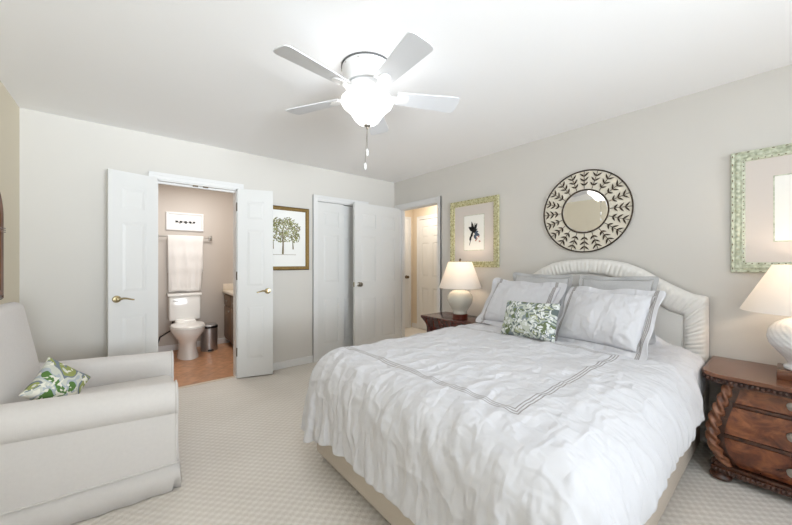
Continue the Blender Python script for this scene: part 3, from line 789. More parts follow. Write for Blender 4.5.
# ------------------------------------------------------------------ pillows
def pillow_mesh(w, h, t, flange=0.0, seed=0.0, res=36, wr=0.006, sag=0.0, pull=0.07):
    """local frame: x across, z up, y thickness; centre at origin. UV in metres from the centre"""
    bm = bmesh.new(); uv = bm.loops.layers.uv.new('cloth')
    n = res; g = {}
    def outline(u, v):
        x = w / 2 * u * (1 - pull * (1 - v * v) * abs(u) ** 2)
        z = h / 2 * v * (1 - pull * 0.9 * (1 - u * u) * abs(v) ** 2)
        return x, z
    for s in (-1, 1):
        for i in range(n + 1):
            for j in range(n + 1):
                u = -1 + 2 * i / n; v = -1 + 2 * j / n
                u = math.sin(u * PI / 2) * 0.5 + u * 0.5; v = math.sin(v * PI / 2) * 0.5 + v * 0.5
                x, z = outline(u, v)
                k = ((1 - u ** 2) * (1 - v ** 2)); b = max(0, k) ** 0.42
                belly = 1 + sag * (-v) * (1 - v * v)
                wn = noise.noise(Vector((x * 7 + seed, z * 7, s * 3.1 + seed))) * wr + noise.noise(Vector((x * 17 + seed, z * 9, s + seed))) * wr * 0.6
                # tension creases running in from the corners
                cr = math.sin((abs(u) - abs(v)) * 16 + seed) * (abs(u * v)) ** 1.5 * wr * 0.9
                y = s * (t / 2 * b * belly + (wn + cr) * min(1, k * 5))
                edge = i in (0, n) or j in (0, n)
                if edge and s == 1: continue
                g[(s, i, j)] = (bm.verts.new((x, y, z)), (x, z))
    def V(s, i, j):
        return g.get((s, i, j)) or g[(-1, i, j)]
    for s in (-1, 1):
        for i in range(n):
            for j in range(n):
                q = [V(s, i, j), V(s, i + 1, j), V(s, i + 1, j + 1), V(s, i, j + 1)]
                if s == 1: q.reverse()
                f = bm.faces.new([a for a, _ in q])
                for lp, (_, c) in zip(f.loops, q): lp[uv].uv = c
    mb = MB(); me = bpy.data.meshes.new('tmp'); bm.to_mesh(me); bm.free()
    fl = None
    if flange:
        fb = bmesh.new(); fuv = fb.loops.layers.uv.new('cloth')
        ring = []
        path = [(-1 + 2 * i / n, -1) for i in range(n)] + [(1, -1 + 2 * i / n) for i in range(n)] + [(1 - 2 * i / n, 1) for i in range(n)] + [(-1, 1 - 2 * i / n) for i in range(n)]
        rows = []
        for u, v in path:
            uu = math.sin(u * PI / 2) * 0.5 + u * 0.5; vv = math.sin(v * PI / 2) * 0.5 + v * 0.5
            x, z = outline(uu, vv); row = []
            for q in range(5):
                f_ = q / 4
                ox = x + flange * f_ * (max(-1, min(1, u * 1.0)) if abs(u) > 0.999 else 0.12 * u)
                oz = z + flange * f_ * (v if abs(v) > 0.999 else 0.12 * v)
                ruf = 0.014 * f_ * math.sin(x * 24 + z * 27 + seed) + 0.012 * f_ * noise.noise(Vector((x * 8, z * 8, seed)))
                row.append((fb.verts.new((ox, ruf, oz)), (ox, oz)))
            rows.append(row)
        m_ = len(rows)
        for a in range(m_):
            for q in range(4):
                qd = [rows[a][q], rows[(a + 1) % m_][q], rows[(a + 1) % m_][q + 1], rows[a][q + 1]]
                f = fb.faces.new([c for c, _ in qd])
                for lp, (_, c) in zip(f.loops, qd): lp[fuv].uv = c
        bmesh.ops.recalc_face_normals(fb, faces=fb.faces)
        fl = bpy.data.meshes.new('flange'); fb.to_mesh(fl); fb.free()
    return me, fl
def pillow(name, label, cat, w, h, t, mat, loc, yaw, lean, roll=0.0, flange=0.0, fmat=None, seed=0.0, group=None, wr=0.006, sag=0.25, pull=0.07):
    """loc = middle of the lower edge; yaw 0 faces -x (into the room); lean = degrees tipped back towards +x"""
    root = thing(name, label, cat, loc, 0, group)
    root.rotation_euler = (Matrix.Rotation(math.radians(yaw), 4, 'Z') @ Matrix.Rotation(math.radians(lean), 4, 'Y') @ Matrix.Rotation(math.radians(roll), 4, 'X')).to_euler()
    me, fl = pillow_mesh(w, h, t, flange, seed, wr=wr, sag=sag, pull=pull)
    turn = Matrix.Translation((0, 0, h / 2 + flange * 0.6)) @ Matrix.Rotation(PI / 2, 4, 'Z')
    me.transform(turn)
    me.name = 'cushion_body'; b = link('cushion_body', me, mat, root, True)
    s = b.modifiers.new('smooth', 'SUBSURF'); s.levels = 1; s.render_levels = 1
    if fl:
        fl.transform(turn); f = link('flange', fl, fmat or mat, root, True)
        sm = f.modifiers.new('thickness', 'SOLIDIFY'); sm.thickness = 0.005; sm.offset = 0
        s = f.modifiers.new('smooth', 'SUBSURF'); s.levels = 1; s.render_levels = 1
    return root
sham_m = mat_white_cloth('sham_cotton', (-0.262, 0.262, -0.9, 0.9, (-0.008, 0.0, 0.008), 0.0032))
pillow('pillow', 'grey linen sham against the headboard, behind the left white sham', 'pillow', 0.50, 0.42, 0.13, M['grey_linen'], (2.80, 1.455, 0.69), 0, 14, 1, 0.03, M['grey_linen'], 2.0)
pillow('pillow', 'grey linen sham against the headboard, behind the right white sham', 'pillow', 0.47, 0.42, 0.13, M['grey_linen'], (2.79, 0.85, 0.69), 0, 14, -1, 0.03, M['grey_linen'], 4.6)
pillow('pillow', 'white sham nearest the ginger jar lamp, leaning behind the floral cushion', 'pillow', 0.60, 0.42, 0.17, sham_m, (2.50, 1.52, 0.69), 2, 38, 2, 0.045, None, 7.7, wr=0.011)
pillow('pillow', 'white flanged sham at the front right, nearest the carved nightstand', 'pillow', 0.53, 0.38, 0.18, sham_m, (2.31, 0.815, 0.69), -12, 32, -1, 0.045, None, 11.3, wr=0.012)
pillow('cushion', 'green, grey and white floral cushion in front of the two white shams', 'cushion', 0.43, 0.28, 0.14, M['floral'], (2.23, 1.225, 0.69), -3, 22, -2, 0.0, None, 1.4)

# ------------------------------------------------------------------ carved nightstand on the right
def rope(mb, pts, r, turns, seg=16, lobes=3, depth=0.28):
    n = len(pts)
    mb.tube(pts, r, seg, mod=lambda a, i: 1 - depth * 0.5 + depth * 0.5 * math.cos(lobes * (a + turns * 2 * PI * i / n / lobes * 1.0)))
    return mb
NRX, NRY0, NRY1, NRZ = 2.60, -0.33, 0.295, 0.61
ns = thing('nightstand', 'carved brown bombe nightstand with twisted rope corner posts beside the bed', 'nightstand', (2.84, -0.015, 0))
OX, OY = 2.84, -0.015
def swell(z):  # bulge of the front with height
    u = (z - 0.09) / (0.555 - 0.09)
    return 0.012 + 0.062 * math.sin(PI * min(1, max(0, u)) ** 0.75) ** 1.2 * (1 - 0.25 * u)
def flare(z):   # sideways swell, fuller towards the base
    return 1.10 * swell(z) - 0.046
def bombe(y0, y1, z0, z1, dx=0.0, nz=12, x_back=3.06, ny=2):
    mb = MB(); t = bmesh.new(); rows = []
    for i in range(nz + 1):
        z = z0 + (z1 - z0) * i / nz; x = 2.665 - swell(z) - dx
        g = flare(z); rows.append([t.verts.new((x - OX, y - OY, z)) for y in (y0 - g, y1 + g)] + [t.verts.new((x_back - OX, y - OY, z)) for y in (y1 + g, y0 - g)])
    for i in range(nz):
        for q in range(4): t.faces.new((rows[i][q], rows[i][(q + 1) % 4], rows[i + 1][(q + 1) % 4], rows[i + 1][q]))
    t.faces.new(list(reversed(rows[0]))); t.faces.new(rows[-1])
    bmesh.ops.recalc_face_normals(t, faces=t.faces); mb.merge(t); return mb
bombe(-0.285, 0.255, 0.085, 0.56).build('case', M['carved'], ns, True, 40)
for z0, z1 in ((0.098, 0.260), (0.284, 0.433), (0.457, 0.548)):
    dr = bombe(-0.235, 0.208, z0, z1, 0.012, 8, 2.70).build('drawer', M['burl'], ns, True, 40)
    zc = (z0 + z1) / 2; xk = 2.665 - swell(zc) - 0.012 - OX
    MB().lathe([(0.020, 0), (0.018, 0.005), (0.007, 0.008), (0.007, 0.016), (0.016, 0.022), (0.017, 0.028), (0.0, 0.034)], (0, 0, 0), 20, Matrix.Translation((xk, -0.005 - OY, zc)) @ Matrix.Rotation(-PI / 2, 4, 'Y'), capt=False).build('knob', M['nickel'], dr, True)
for z in (0.272, 0.445):
    x = 2.665 - swell(z) - 0.018; g = flare(z)
    MB().box((x - OX, -0.24 - g - OY, z - 0.009), (x + 0.05 - OX, 0.213 + g - OY, z + 0.009), 0.004, 2).build('drawer_rail', M['carved'], ns, True)
for sy in (-1, 1):
    yc = -0.015 + sy * 0.272
    pts = []
    for i in range(60):
        z = 0.075 + (0.555 - 0.075) * i / 59; pts.append((2.668 - swell(z) - 0.010 - OX, yc + sy * flare(z) - OY, z))
    r = [0.024 + 0.010 * math.sin(PI * i / 59) for i in range(60)]
    rope(MB(), pts, r, 9, 24, 3, 0.55).build('rope_post', M['rope'], ns, True, 60)
    vol = MB(); 
    sp = [(2.655 - OX + 0.0, yc - OY + 0.034 * (1 - k / 26) * math.cos(k * 0.5) * 1.0, 0.085 + 0.034 * (1 - k / 26) * math.sin(k * 0.5)) for k in range(24)]
    vol.tube([(p[0] - 0.022, p[1], p[2]) for p in sp], 0.010, 8); vol.ball((2.633 - OX, yc - OY, 0.085), 0.014)
    vol.build('scroll', M['carved'], ns, True)
    for xf in (2.64, 3.0):
        MB().lathe([(0.030, 0.0), (0.046, 0.008), (0.050, 0.020), (0.044, 0.032), (0.030, 0.040), (0.034, 0.046)], (xf - OX, yc - OY, 0), 24).build('bun_foot', M['carved'], ns, True)
bs = MB(); bs.box((2.605 - OX, -0.325 - OY, 0.042), (3.06 - OX, 0.295 - OY, 0.072), 0.006, 2).box((2.618 - OX, -0.315 - OY, 0.070), (3.06 - OX, 0.285 - OY, 0.088), 0.006, 2)
k = 0
while -0.32 + k * 0.018 < 0.29:
    bs.ball((2.606 - OX, -0.318 + k * 0.018 - OY, 0.060), 0.0095, (0.9, 1, 1.1), 8); k += 1
bs.build('base_moulding', M['carved'], ns, True)
tp = MB()
def top_poly(g):   # serpentine top with clipped front corners
    y0, y1, x0 = -0.368 - g, 0.338 + g, 2.572 - g
    return [(3.075 - OX, y1 - OY), (2.66 - OX, y1 - OY), (2.625 - OX, y1 - 0.012 - OY), (x0 + 0.012 - OX, y1 - 0.055 - OY), (x0 - OX, y1 - 0.11 - OY), (x0 - 0.008 - OX, -0.015 - OY),
            (x0 - OX, y0 + 0.11 - OY), (x0 + 0.012 - OX, y0 + 0.055 - OY), (2.625 - OX, y0 + 0.012 - OY), (2.66 - OX, y0 - OY), (3.075 - OX, y0 - OY)]
tp.prism(list(reversed(top_poly(0))), 0.588, 0.61, None, 0.004)
tp.build('top', M['top_wood'], ns)
fr = MB(); fr.prism(list(reversed(top_poly(-0.012))), 0.556, 0.588)
pl = top_poly(-0.008)
for a in range(len(pl) - 1):
    A, B = Vector(pl[a]), Vector(pl[a + 1]); n = max(1, int((B - A).length / 0.019))
    for q in range(n):
        p = A + (B - A) * (q + 0.5) / n; fr.ball((p.x, p.y, 0.574), 0.0095, (1, 1, 1.2), 8)
fr.build('carved_frieze', M['carved'], ns, True, 50)

# ------------------------------------------------------------------ nightstand on the left, under the ginger jar lamp
LX, LY, LZ = 2.86, 2.375, 0.63
nl = thing('nightstand', 'dark mahogany nightstand with flared top by the hall doorway', 'nightstand', (LX, LY, 0))
MB().box((-0.20, -0.30, 0.09), (0.20, 0.30, 0.50), 0.004, 1).build('case', M['mahogany'], nl)
tp = MB().box((-0.225, -0.375, LZ - 0.022), (0.21, 0.375, LZ), 0.006, 2); tp.build('top', M['mahogany'], nl, True)
cv = MB(); t = bmesh.new(); rows = []
for i in range(11):
    u = i / 10; g = 0.075 * (1 - math.cos(u * PI / 2)) ; z = 0.50 + (LZ - 0.022 - 0.50) * u
    rows.append([t.verts.new(p) for p in ((-0.20 - g * 0.3, -0.30 - g, z), (0.20, -0.30 - g, z), (0.20, 0.30 + g, z), (-0.20 - g * 0.3, 0.30 + g, z))])
for i in range(10):
    for q in range(4): t.faces.new((rows[i][q], rows[i][(q + 1) % 4], rows[i + 1][(q + 1) % 4], rows[i + 1][q]))
t.faces.new(rows[-1]); bmesh.ops.recalc_face_normals(t, faces=t.faces); cv.merge(t)
cv.build('cove_moulding', M['mahogany'], nl, True, 40)
for z0, z1 in ((0.12, 0.29), (0.31, 0.48)):
    dr = MB().box((-0.214, -0.275, z0), (-0.19, 0.275, z1), 0.005, 2).build('drawer', M['mahogany'], nl, True)
    MB().ball((-0.226, 0, (z0 + z1) / 2), 0.014).build('knob', M['brass'], dr, True)
for sx in (-0.17, 0.17):
    for sy in (-0.27, 0.27): MB().lathe([(0.022, 0), (0.034, 0.02), (0.026, 0.06), (0.030, 0.095)], (sx, sy, 0), 16).build('foot', M['mahogany'], nl, True)

# ------------------------------------------------------------------ lamps
def shade_mb(r0, r1, z0, z1, seg=56):
    mb = MB(); mb.lathe([(r0, z0), (r1, z1), (r1 - 0.003, z1), (r0 - 0.003, z0), (r0, z0)], seg=seg, capb=False, capt=False); return mb
# ginger jar lamp
gl = thing('table_lamp', 'pale ceramic ginger jar lamp with white empire shade by the hall doorway', 'lamp', (2.82, 2.315, LZ))
MB().lathe([(0.083, 0.0), (0.083, 0.045), (0.076, 0.050), (0.0, 0.050)], seg=32, capt=False).build('plinth', M['cherry'], gl, True, 30)
MB().lathe([(0.070, 0.050), (0.076, 0.056), (0.076, 0.072), (0.074, 0.080), (0.090, 0.105), (0.118, 0.150), (0.135, 0.195), (0.137, 0.225), (0.128, 0.260), (0.105, 0.288), (0.075, 0.305), (0.048, 0.312), (0.046, 0.330), (0.020, 0.336)], seg=40).build('jar_base', M['ceramic_grey'], gl, True, 60)
MB().tube([(0, 0, 0.33), (0, 0, 0.64)], 0.006, 10).build('stem', M['brass'], gl, True)
MB().lathe([(0.004, 0.622), (0.010, 0.630), (0.013, 0.642), (0.006, 0.655), (0.0, 0.660)], seg=16, capt=False).build('finial', M['bronze'], gl, True)
MB().lathe([(0.012, 0.40), (0.028, 0.43), (0.030, 0.46), (0.018, 0.49), (0.0, 0.495)], seg=20, capt=False).build('bulb', mat_emit('warm_bulb', (1.0, 0.80, 0.58, 1), 3.0), gl, True)
sh = shade_mb(0.232, 0.128, 0.335, 0.620).build('lamp_shade', M['shade'], gl, True)
sp_ = MB()
for k in range(3): sp_.tube([(0, 0, 0.615), (0.127 * math.cos(k * 2.1), 0.127 * math.sin(k * 2.1), 0.618)], 0.002, 6)
sp_.build('shade_spider', M['brass'], sh)
point_light('ginger_jar_lamp_bulb', (2.82, 2.315, LZ + 0.545), 2.6, (1.0, 0.79, 0.59), 0.035)
# spiral ribbed lamp
rl = thing('table_lamp', 'white spiral ribbed lamp with wide cone shade on the carved nightstand', 'lamp', (2.835, -0.062, NRZ))
MB().box((-0.112, -0.112, 0.0), (0.112, 0.112, 0.045), 0.006, 2).build('plinth', M['top_wood'], rl, True)
def spiral_jar():
    prof = [(0.080, 0.045), (0.088, 0.050), (0.088, 0.062), (0.074, 0.072), (0.074, 0.082), (0.085, 0.105), (0.118, 0.145), (0.142, 0.180), (0.150, 0.220), (0.143, 0.258), (0.120, 0.292), (0.085, 0.318), (0.050, 0.332), (0.042, 0.348), (0.018, 0.352)]
    fine = []
    for i in range(len(prof) - 1):
        for q in range(4): fine.append((prof[i][0] + (prof[i + 1][0] - prof[i][0]) * q / 4, prof[i][1] + (prof[i + 1][1] - prof[i][1]) * q / 4))
    fine.append(prof[-1])
    def mod(a, z):
        k = max(0, min(1, (z - 0.085) / 0.03, (0.345 - z) / 0.03))
        return 1 + k * 0.055 * (abs(math.sin(12 * (a + z * 8.0))) - 0.6)
    return MB().lathe(fine, seg=176, mod=mod)
spiral_jar().build('ribbed_base', M['ceramic_white'], rl, True, 70)
MB().tube([(0, 0, 0.36), (0, 0, 0.66)], 0.006, 10).build('stem', M['brass'], rl, True)
MB().lathe([(0.012, 0.42), (0.028, 0.45), (0.030, 0.48), (0.018, 0.51), (0.0, 0.515)], seg=20, capt=False).build('bulb', bpy.data.materials['warm_bulb'], rl, True)
sh = shade_mb(0.258, 0.130, 0.360, 0.620).build('lamp_shade', M['shade'], rl, True)
sp_ = MB()
for k in range(3): sp_.tube([(0, 0, 0.615), (0.129 * math.cos(k * 2.1), 0.129 * math.sin(k * 2.1), 0.617)], 0.002, 6)
sp_.build('shade_spider', M['brass'], sh)
point_light('spiral_lamp_bulb', (2.835, -0.062, NRZ + 0.535), 3.0, (1.0, 0.79, 0.59), 0.035)

# ------------------------------------------------------------------ pictures and mirror
def frame_ring(a0, a1, z0, z1, wd, prof, mtx, bead=None):
    """mitred frame: prof = list of (inset 0..1 across the width, height)"""
    t = bmesh.new(); loops = []
    for ins, hgt in prof:
        i = ins * wd
        loops.append([t.verts.new((x, z, hgt)) for x, z in ((a0 + i, z0 + i), (a1 - i, z0 + i), (a1 - i, z1 - i), (a0 + i, z1 - i))])
    for k in range(len(loops) - 1):
        for q in range(4): t.faces.new((loops[k][q], loops[k][(q + 1) % 4], loops[k + 1][(q + 1) % 4], loops[k + 1][q]))
    bmesh.ops.recalc_face_normals(t, faces=t.faces)
    mb = MB()
    if bead:
        ins, hgt, r, step, sc = bead
        i = ins * wd; cs = [(a0 + i, z0 + i), (a1 - i, z0 + i), (a1 - i, z1 - i), (a0 + i, z1 - i)]
        for q in range(4):
            A, B = Vector(cs[q]), Vector(cs[(q + 1) % 4]); n = int((B - A).length / step)
            for k in range(n + 1):
                p = A + (B - A) * k / n
                bmesh.ops.create_uvsphere(t, u_segments=8, v_segments=6, radius=r, matrix=Matrix.Translation((p.x, p.y, hgt)) @ Matrix.Diagonal((sc[0] if q % 2 == 0 else sc[1], sc[1] if q % 2 == 0 else sc[0], sc[2], 1)))
    mb.merge(t, mtx); return mb
def leaf_poly(cx, cz, ang, L, W, n=8):
    c, s = math.cos(ang), math.sin(ang); pts = []
    for i in range(n + 1): u = i / n; pts.append((u * L, W * math.sin(PI * u ** 0.8)))
    for i in range(n - 1, 0, -1): u = i / n; pts.append((u * L, -W * math.sin(PI * u ** 0.8)))
    return [(cx + x * c - y * s, cz + x * s + y * c) for x, y in pts]
def botanical(pic, mtx, ca, cz, s, variant):
    """inked sprig on paper, drawn in (y, z) around (ca, cz); s = half height of the paper"""
    random.seed(variant)
    ink = MB(); blue = MB(); pink = MB()
    stem = [(ca + s * 0.30, cz - s * 0.72), (ca + s * 0.20, cz - s * 0.35), (ca + s * 0.05, cz - s * 0.02), (ca - s * 0.06, cz + s * 0.30), (ca - s * 0.10, cz + s * 0.55)]
    ink.tube([(x, z, 0.0005) for x, z in stem], s * 0.018, 6, mtx=mtx)
    for (x, z, a, L, W) in ((0.02, 0.05, 78, 0.62, 0.09), (0.0, 0.10, 120, 0.50, 0.09), (0.05, 0.05, 45, 0.45, 0.08), (0.10, 0.0, 150, 0.42, 0.09), (0.20, -0.30, 110, 0.46, 0.08), (0.25, -0.5, 95, 0.35, 0.07), (-0.03, 0.2, 20, 0.42, 0.07)):
        ink.prism(leaf_poly(ca + s * x, cz + s * z, math.radians(a), s * L, s * W), 0.0, 0.0012, mtx)
    for (x, z, a, L, W) in ((-0.05, -0.05, -20, 0.40, 0.10), (-0.02, -0.12, -60, 0.36, 0.09), (0.0, 0.0, 10, 0.34, 0.08)):
        blue.prism(leaf_poly(ca + s * x, cz + s * z, math.radians(180 - a), s * L, s * W), 0.0, 0.0010, mtx)
    for (x, z) in ((-0.22, -0.42), (-0.34, -0.5), (-0.1, -0.5), (-0.28, -0.2)):
        pink.prism(leaf_poly(ca + s * x, cz + s * z, math.radians(random.uniform(0, 360)), s * 0.15, s * 0.05), 0.0, 0.0010, mtx)
    ink.build('leaf_sprig', M['ink'], pic); blue.build('petals', M['ink_blue'], pic); pink.build('buds', M['ink_pink'], pic)
gprof = [(0, 0), (0, 0.018), (0.08, 0.028), (0.22, 0.026), (0.32, 0.020), (0.5, 0.027), (0.68, 0.020), (0.78, 0.024), (0.92, 0.022), (1.0, 0.010)]
def green_picture(label, y0, y1, z0, z1, pc, pw, pz0, pz1, variant, fm):
    mtx = Matrix.Translation((0, 0, 0)) @ on_right_wall(XR - 0.002)
    pic = thing('framed_picture', label, 'picture', (0, 0, 0))
    mtx0 = mtx
    fo = frame_ring(y0, y1, z0, z1, 0.066, gprof, mtx0, (0.5, 0.025, 0.013, 0.030, (1.1, 0.9, 0.45))).build('frame', M[fm], pic)
    b2 = MB()
    for (A, B) in (((y0, z0), (y1, z0)), ((y1, z0), (y1, z1)), ((y1, z1), (y0, z1)), ((y0, z1), (y0, z0))):
        A, B = Vector(A), Vector(B); n = int((B - A).length / 0.075); d = (B - A).normalized(); nrm = Vector((-d.y, d.x))
        hx_ = abs(d.x) > 0.5; n = int((B - A).length / 0.052); m_ = int((B - A).length / 0.027)
        for k in range(n):
            p = A + (B - A) * (k + 0.5) / n + nrm * 0.009
            b2.ball((p.x, p.y, 0.025), 0.0062, (1.5 if hx_ else 0.6, 0.6 if hx_ else 1.5, 0.6), 8, mtx0)
        for k in range(2, m_ - 2):
            p = A + (B - A) * (k + 0.5) / m_ + nrm * 0.058
            b2.ball((p.x, p.y, 0.0215), 0.0040, (1.0, 1.0, 0.6), 6, mtx0)
    add_to(fo, b2, M['dark_gilt'])
    MB().box((y0 + 0.05, z0 + 0.05, 0.0), (y1 - 0.05, z1 - 0.05, 0.010), 0, 2, mtx0).build('mat_board', M['mat_board'], pic)
    m3 = mtx0 @ Matrix.Translation((0, 0, 0.0105))
    MB().box((pc - pw / 2 - 0.006, pz0 - 0.006, -0.001), (pc + pw / 2 + 0.006, pz1 + 0.006, 0.0), 0, 2, m3).build('mat_bevel', M['green_frame'], pic)
    MB().box((pc - pw / 2, pz0, -0.001), (pc + pw / 2, pz1, 0.0008), 0, 2, m3).build('print', M['paper'], pic)
    botanical(pic, m3 @ Matrix.Translation((0, 0, 0.001)), pc, (pz0 + pz1) / 2, (pz1 - pz0) / 2, variant)
    return pic
green_picture('botanical print in a pale straw green beaded frame beside the hall doorway', 1.995, 2.672, 1.190, 1.975, 2.325, 0.275, 1.388, 1.788, 3, 'straw_frame')
green_picture('botanical print in a pale green beaded frame above the spiral ribbed lamp', -0.435, 0.252, 1.178, 1.960, -0.085, 0.295, 1.376, 1.774, 8, 'green_frame')

# round leaf mirror
MY, MZ, MRo, MRi = 1.146, 1.69, 0.355, 0.187
mi = thing('round_mirror', 'round mirror with a pale rim of dark metal leaf sprays above the bed', 'mirror', (0, 0, 0))
mm = on_right_wall(XR - 0.002)
MB().lathe([(MRi - 0.005, 0.006), (MRi - 0.005, 0.012), (MRo - 0.008, 0.012), (MRo - 0.008, 0.006)], (0, 0, 0), 72, mm @ Matrix.Translation((MY, MZ, 0)), capb=False, capt=False).build('pale_rim', M['lattice'], mi)
MB().lathe([(MRi, 0.004), (MRi, 0.014), (MRi - 0.012, 0.0165), (0.001, 0.0165)], (0, 0, 0), 72, mm @ Matrix.Translation((MY, MZ, 0))).build('mirror_glass', M['mirror_glass'], mi)
for nm, rr, tr in (('outer_ring', MRo, 0.0055), ('inner_ring', MRi, 0.0065)):
    MB().tube([(MY + rr * math.cos(2 * PI * k / 96), MZ + rr * math.sin(2 * PI * k / 96), 0.016) for k in range(96)], tr, 10, True, mm).build(nm, M['iron'], mi, True)
NS = 20
for k in range(NS):
    a = 2 * PI * k / NS; sp = MB()
    ca, sa = math.cos(a), math.sin(a)
    def P(r, off): return (MY + r * ca - off * sa, MZ + r * sa + off * ca)
    p0, p1 = P(MRo - 0.004, 0), P(MRi + 0.010, 0)
    sp.tube([(p0[0], p0[1], 0.016), (p1[0], p1[1], 0.016)], 0.0024, 6, False, mm)
    for rr, L in ((MRo - 0.052, 0.050), (MRo - 0.092, 0.048), (MRo - 0.130, 0.040)):
        for sd in (-1, 1):
            c = P(rr, 0.0)
            sp.prism(leaf_poly(c[0], c[1], a + sd * math.radians(48), L, 0.0062, 6), 0.012, 0.018, mm)
    sp.build('leaf_spray', M['iron'], mi)

# tree print on the back wall
tr = thing('framed_picture', 'gold framed print of a leafy tree between bathroom and closet doors', 'picture', (0, 0, 0))
tm = on_back_wall(YB - 0.002)
TX0, TX1, TZ0, TZ1 = 1.135, 1.716, 1.155, 1.898
frame_ring(TX0, TX1, TZ0, TZ1, 0.042, [(0, 0), (0, 0.020), (0.18, 0.026), (0.45, 0.020), (0.7, 0.022), (0.85, 0.014), (1, 0.008)], tm).build('frame', M['gold'], tr)
frame_ring(TX0 - 0.002, TX1 + 0.002, TZ0 - 0.002, TZ1 + 0.002, 0.009, [(0, 0), (0, 0.021), (0.5, 0.027), (1, 0.022)], tm).build('frame_edge', M['dark_gilt'], tr)
MB().box((TX0 + 0.03, TZ0 + 0.03, 0.0), (TX1 - 0.03, TZ1 - 0.03, 0.007), 0, 2, tm).build('mat_board', M['white_mat'], tr)
t2 = tm @ Matrix.Translation((0, 0, 0.0072))
random.seed(21)
lv = [MB(), MB(), MB()]
def blob(cx, cz, rx, rz, n, col=None):
    for k in range(n):
        a = random.uniform(0, 2 * PI); q = math.sqrt(random.random())
        lv[random.choice((0, 0, 1, 1, 2)) if col is None else col].prism(leaf_poly(cx + rx * q * math.cos(a), cz + rz * q * math.sin(a), random.uniform(0, 6.3), random.uniform(0.014, 0.028), 0.006, 4), 0, 0.0006 + random.random() * 0.0006, t2)
tcx = 1.395
for (dx_, dz_, rx, rz, n) in ((0, 0.09, 0.12, 0.10, 210), (-0.13, 0.05, 0.08, 0.08, 90), (0.0, -0.03, 0.11, 0.05, 90), (-0.09, 0.15, 0.08, 0.05, 60), (0.07, 0.17, 0.07, 0.045, 60), (0.15, 0.08, 0.06, 0.07, 90), (0.15, -0.02, 0.06, 0.06, 90), (-0.15, -0.04, 0.05, 0.05, 50)):
    blob(tcx + dx_, 1.56 + dz_, rx, rz, n)
tk = MB().tube([(tcx, 1.34, 0.001), (tcx + 0.004, 1.45, 0.001), (tcx, 1.62, 0.001)], [0.012, 0.009, 0.004], 6, False, t2)
tk.tube([(tcx + 0.125, 1.40, 0.001), (tcx + 0.12, 1.50, 0.001)], [0.008, 0.004], 6, False, t2).tube([(tcx - 0.11, 1.40, 0.001), (tcx - 0.11, 1.49, 0.001)], [0.006, 0.004], 6, False, t2)
tk.box((tcx - 0.13, 1.333, 0), (tcx + 0.16, 1.337, 0.0005), 0, 2, t2)
dwg = tk.build('tree_drawing', M['ink_brown'], tr)
for mb, mk in zip(lv, ('ink_green', 'ink_dark_green', 'ink_brown')): add_to(dwg, mb, M[mk])

# wooden arched mirror on the left wall, only its far edge shows
am = thing('arched_mirror', 'carved brown wood framed mirror with rounded top at the left edge', 'mirror', (0, 0, 0))
lm = Matrix(((0, 0, 1, XL + 0.001), (1, 0, 0, 0), (0, 1, 0, 0), (0, 0, 0, 1)))
AY0, AY1, AZ0, AZ1 = 2.46, 3.145, 1.01, 1.725
def arch_pts(g, n=14):
    y0, y1, z0, z1, r = AY0 + g, AY1 - g, AZ0 + g, AZ1 - g, 0.20 - g * 0.6
    pts = [(y0, z0), (y1, z0)]
    for k in range(n + 1): a = PI / 2 * k / n; pts.append((y1 - r + r * math.cos(a), z1 - r + r * math.sin(a)))
    for k in range(n + 1): a = PI / 2 * k / n; pts.append((y0 + r - r * math.sin(a), z1 - r + r * math.cos(a)))
    return pts
t = bmesh.new(); loops = []
for g, h in ((0, 0), (0, 0.035), (0.012, 0.046), (0.022, 0.040), (0.034, 0.050), (0.060, 0.044), (0.072, 0.030), (0.080, 0.012)):
    loops.append([t.verts.new((y, z, h)) for y, z in arch_pts(g)])
for k in range(len(loops) - 1):
    m_ = len(loops[k])
    for q in range(m_): t.faces.new((loops[k][q], loops[k][(q + 1) % m_], loops[k + 1][(q + 1) % m_], loops[k + 1][q]))
bmesh.ops.recalc_face_normals(t, faces=t.faces)
MB().merge(t, lm).build('frame', M['mirror_wood'], am, True, 30)
ba = MB()
for z in (1.43, 1.442, 1.454): ba.box((AY1 - 0.062, z, 0.03), (AY1 + 0.002, z + 0.006, 0.053), 0.002, 1, lm)
ba.build('carved_bands', M['mirror_wood'], am)
MB().prism(arch_pts(0.07), 0.004, 0.012, lm).build('mirror_glass', M['mirror_glass'], am)

# ------------------------------------------------------------------ armchair
AW, AD = 0.84, 0.775
ch = thing('armchair', 'oatmeal slipcovered armchair with rolled arms by the bathroom door', 'armchair', (-0.155, 2.62, 0), math.radians(-3.5))
ch.location = (0.215 - (AD / 2 * math.cos(math.radians(3.5)) - AW / 2 * math.sin(math.radians(3.5))), 2.145 + (AD / 2 * math.sin(math.radians(3.5)) + AW / 2 * math.cos(math.radians(3.5))), 0)
hx, hy = AD / 2, AW / 2
MB().box((-hx + 0.02, -hy + 0.012, 0.14), (hx - 0.03, hy - 0.012, 0.36), 0.02, 3).build('seat_base', M['chair'], ch, True)
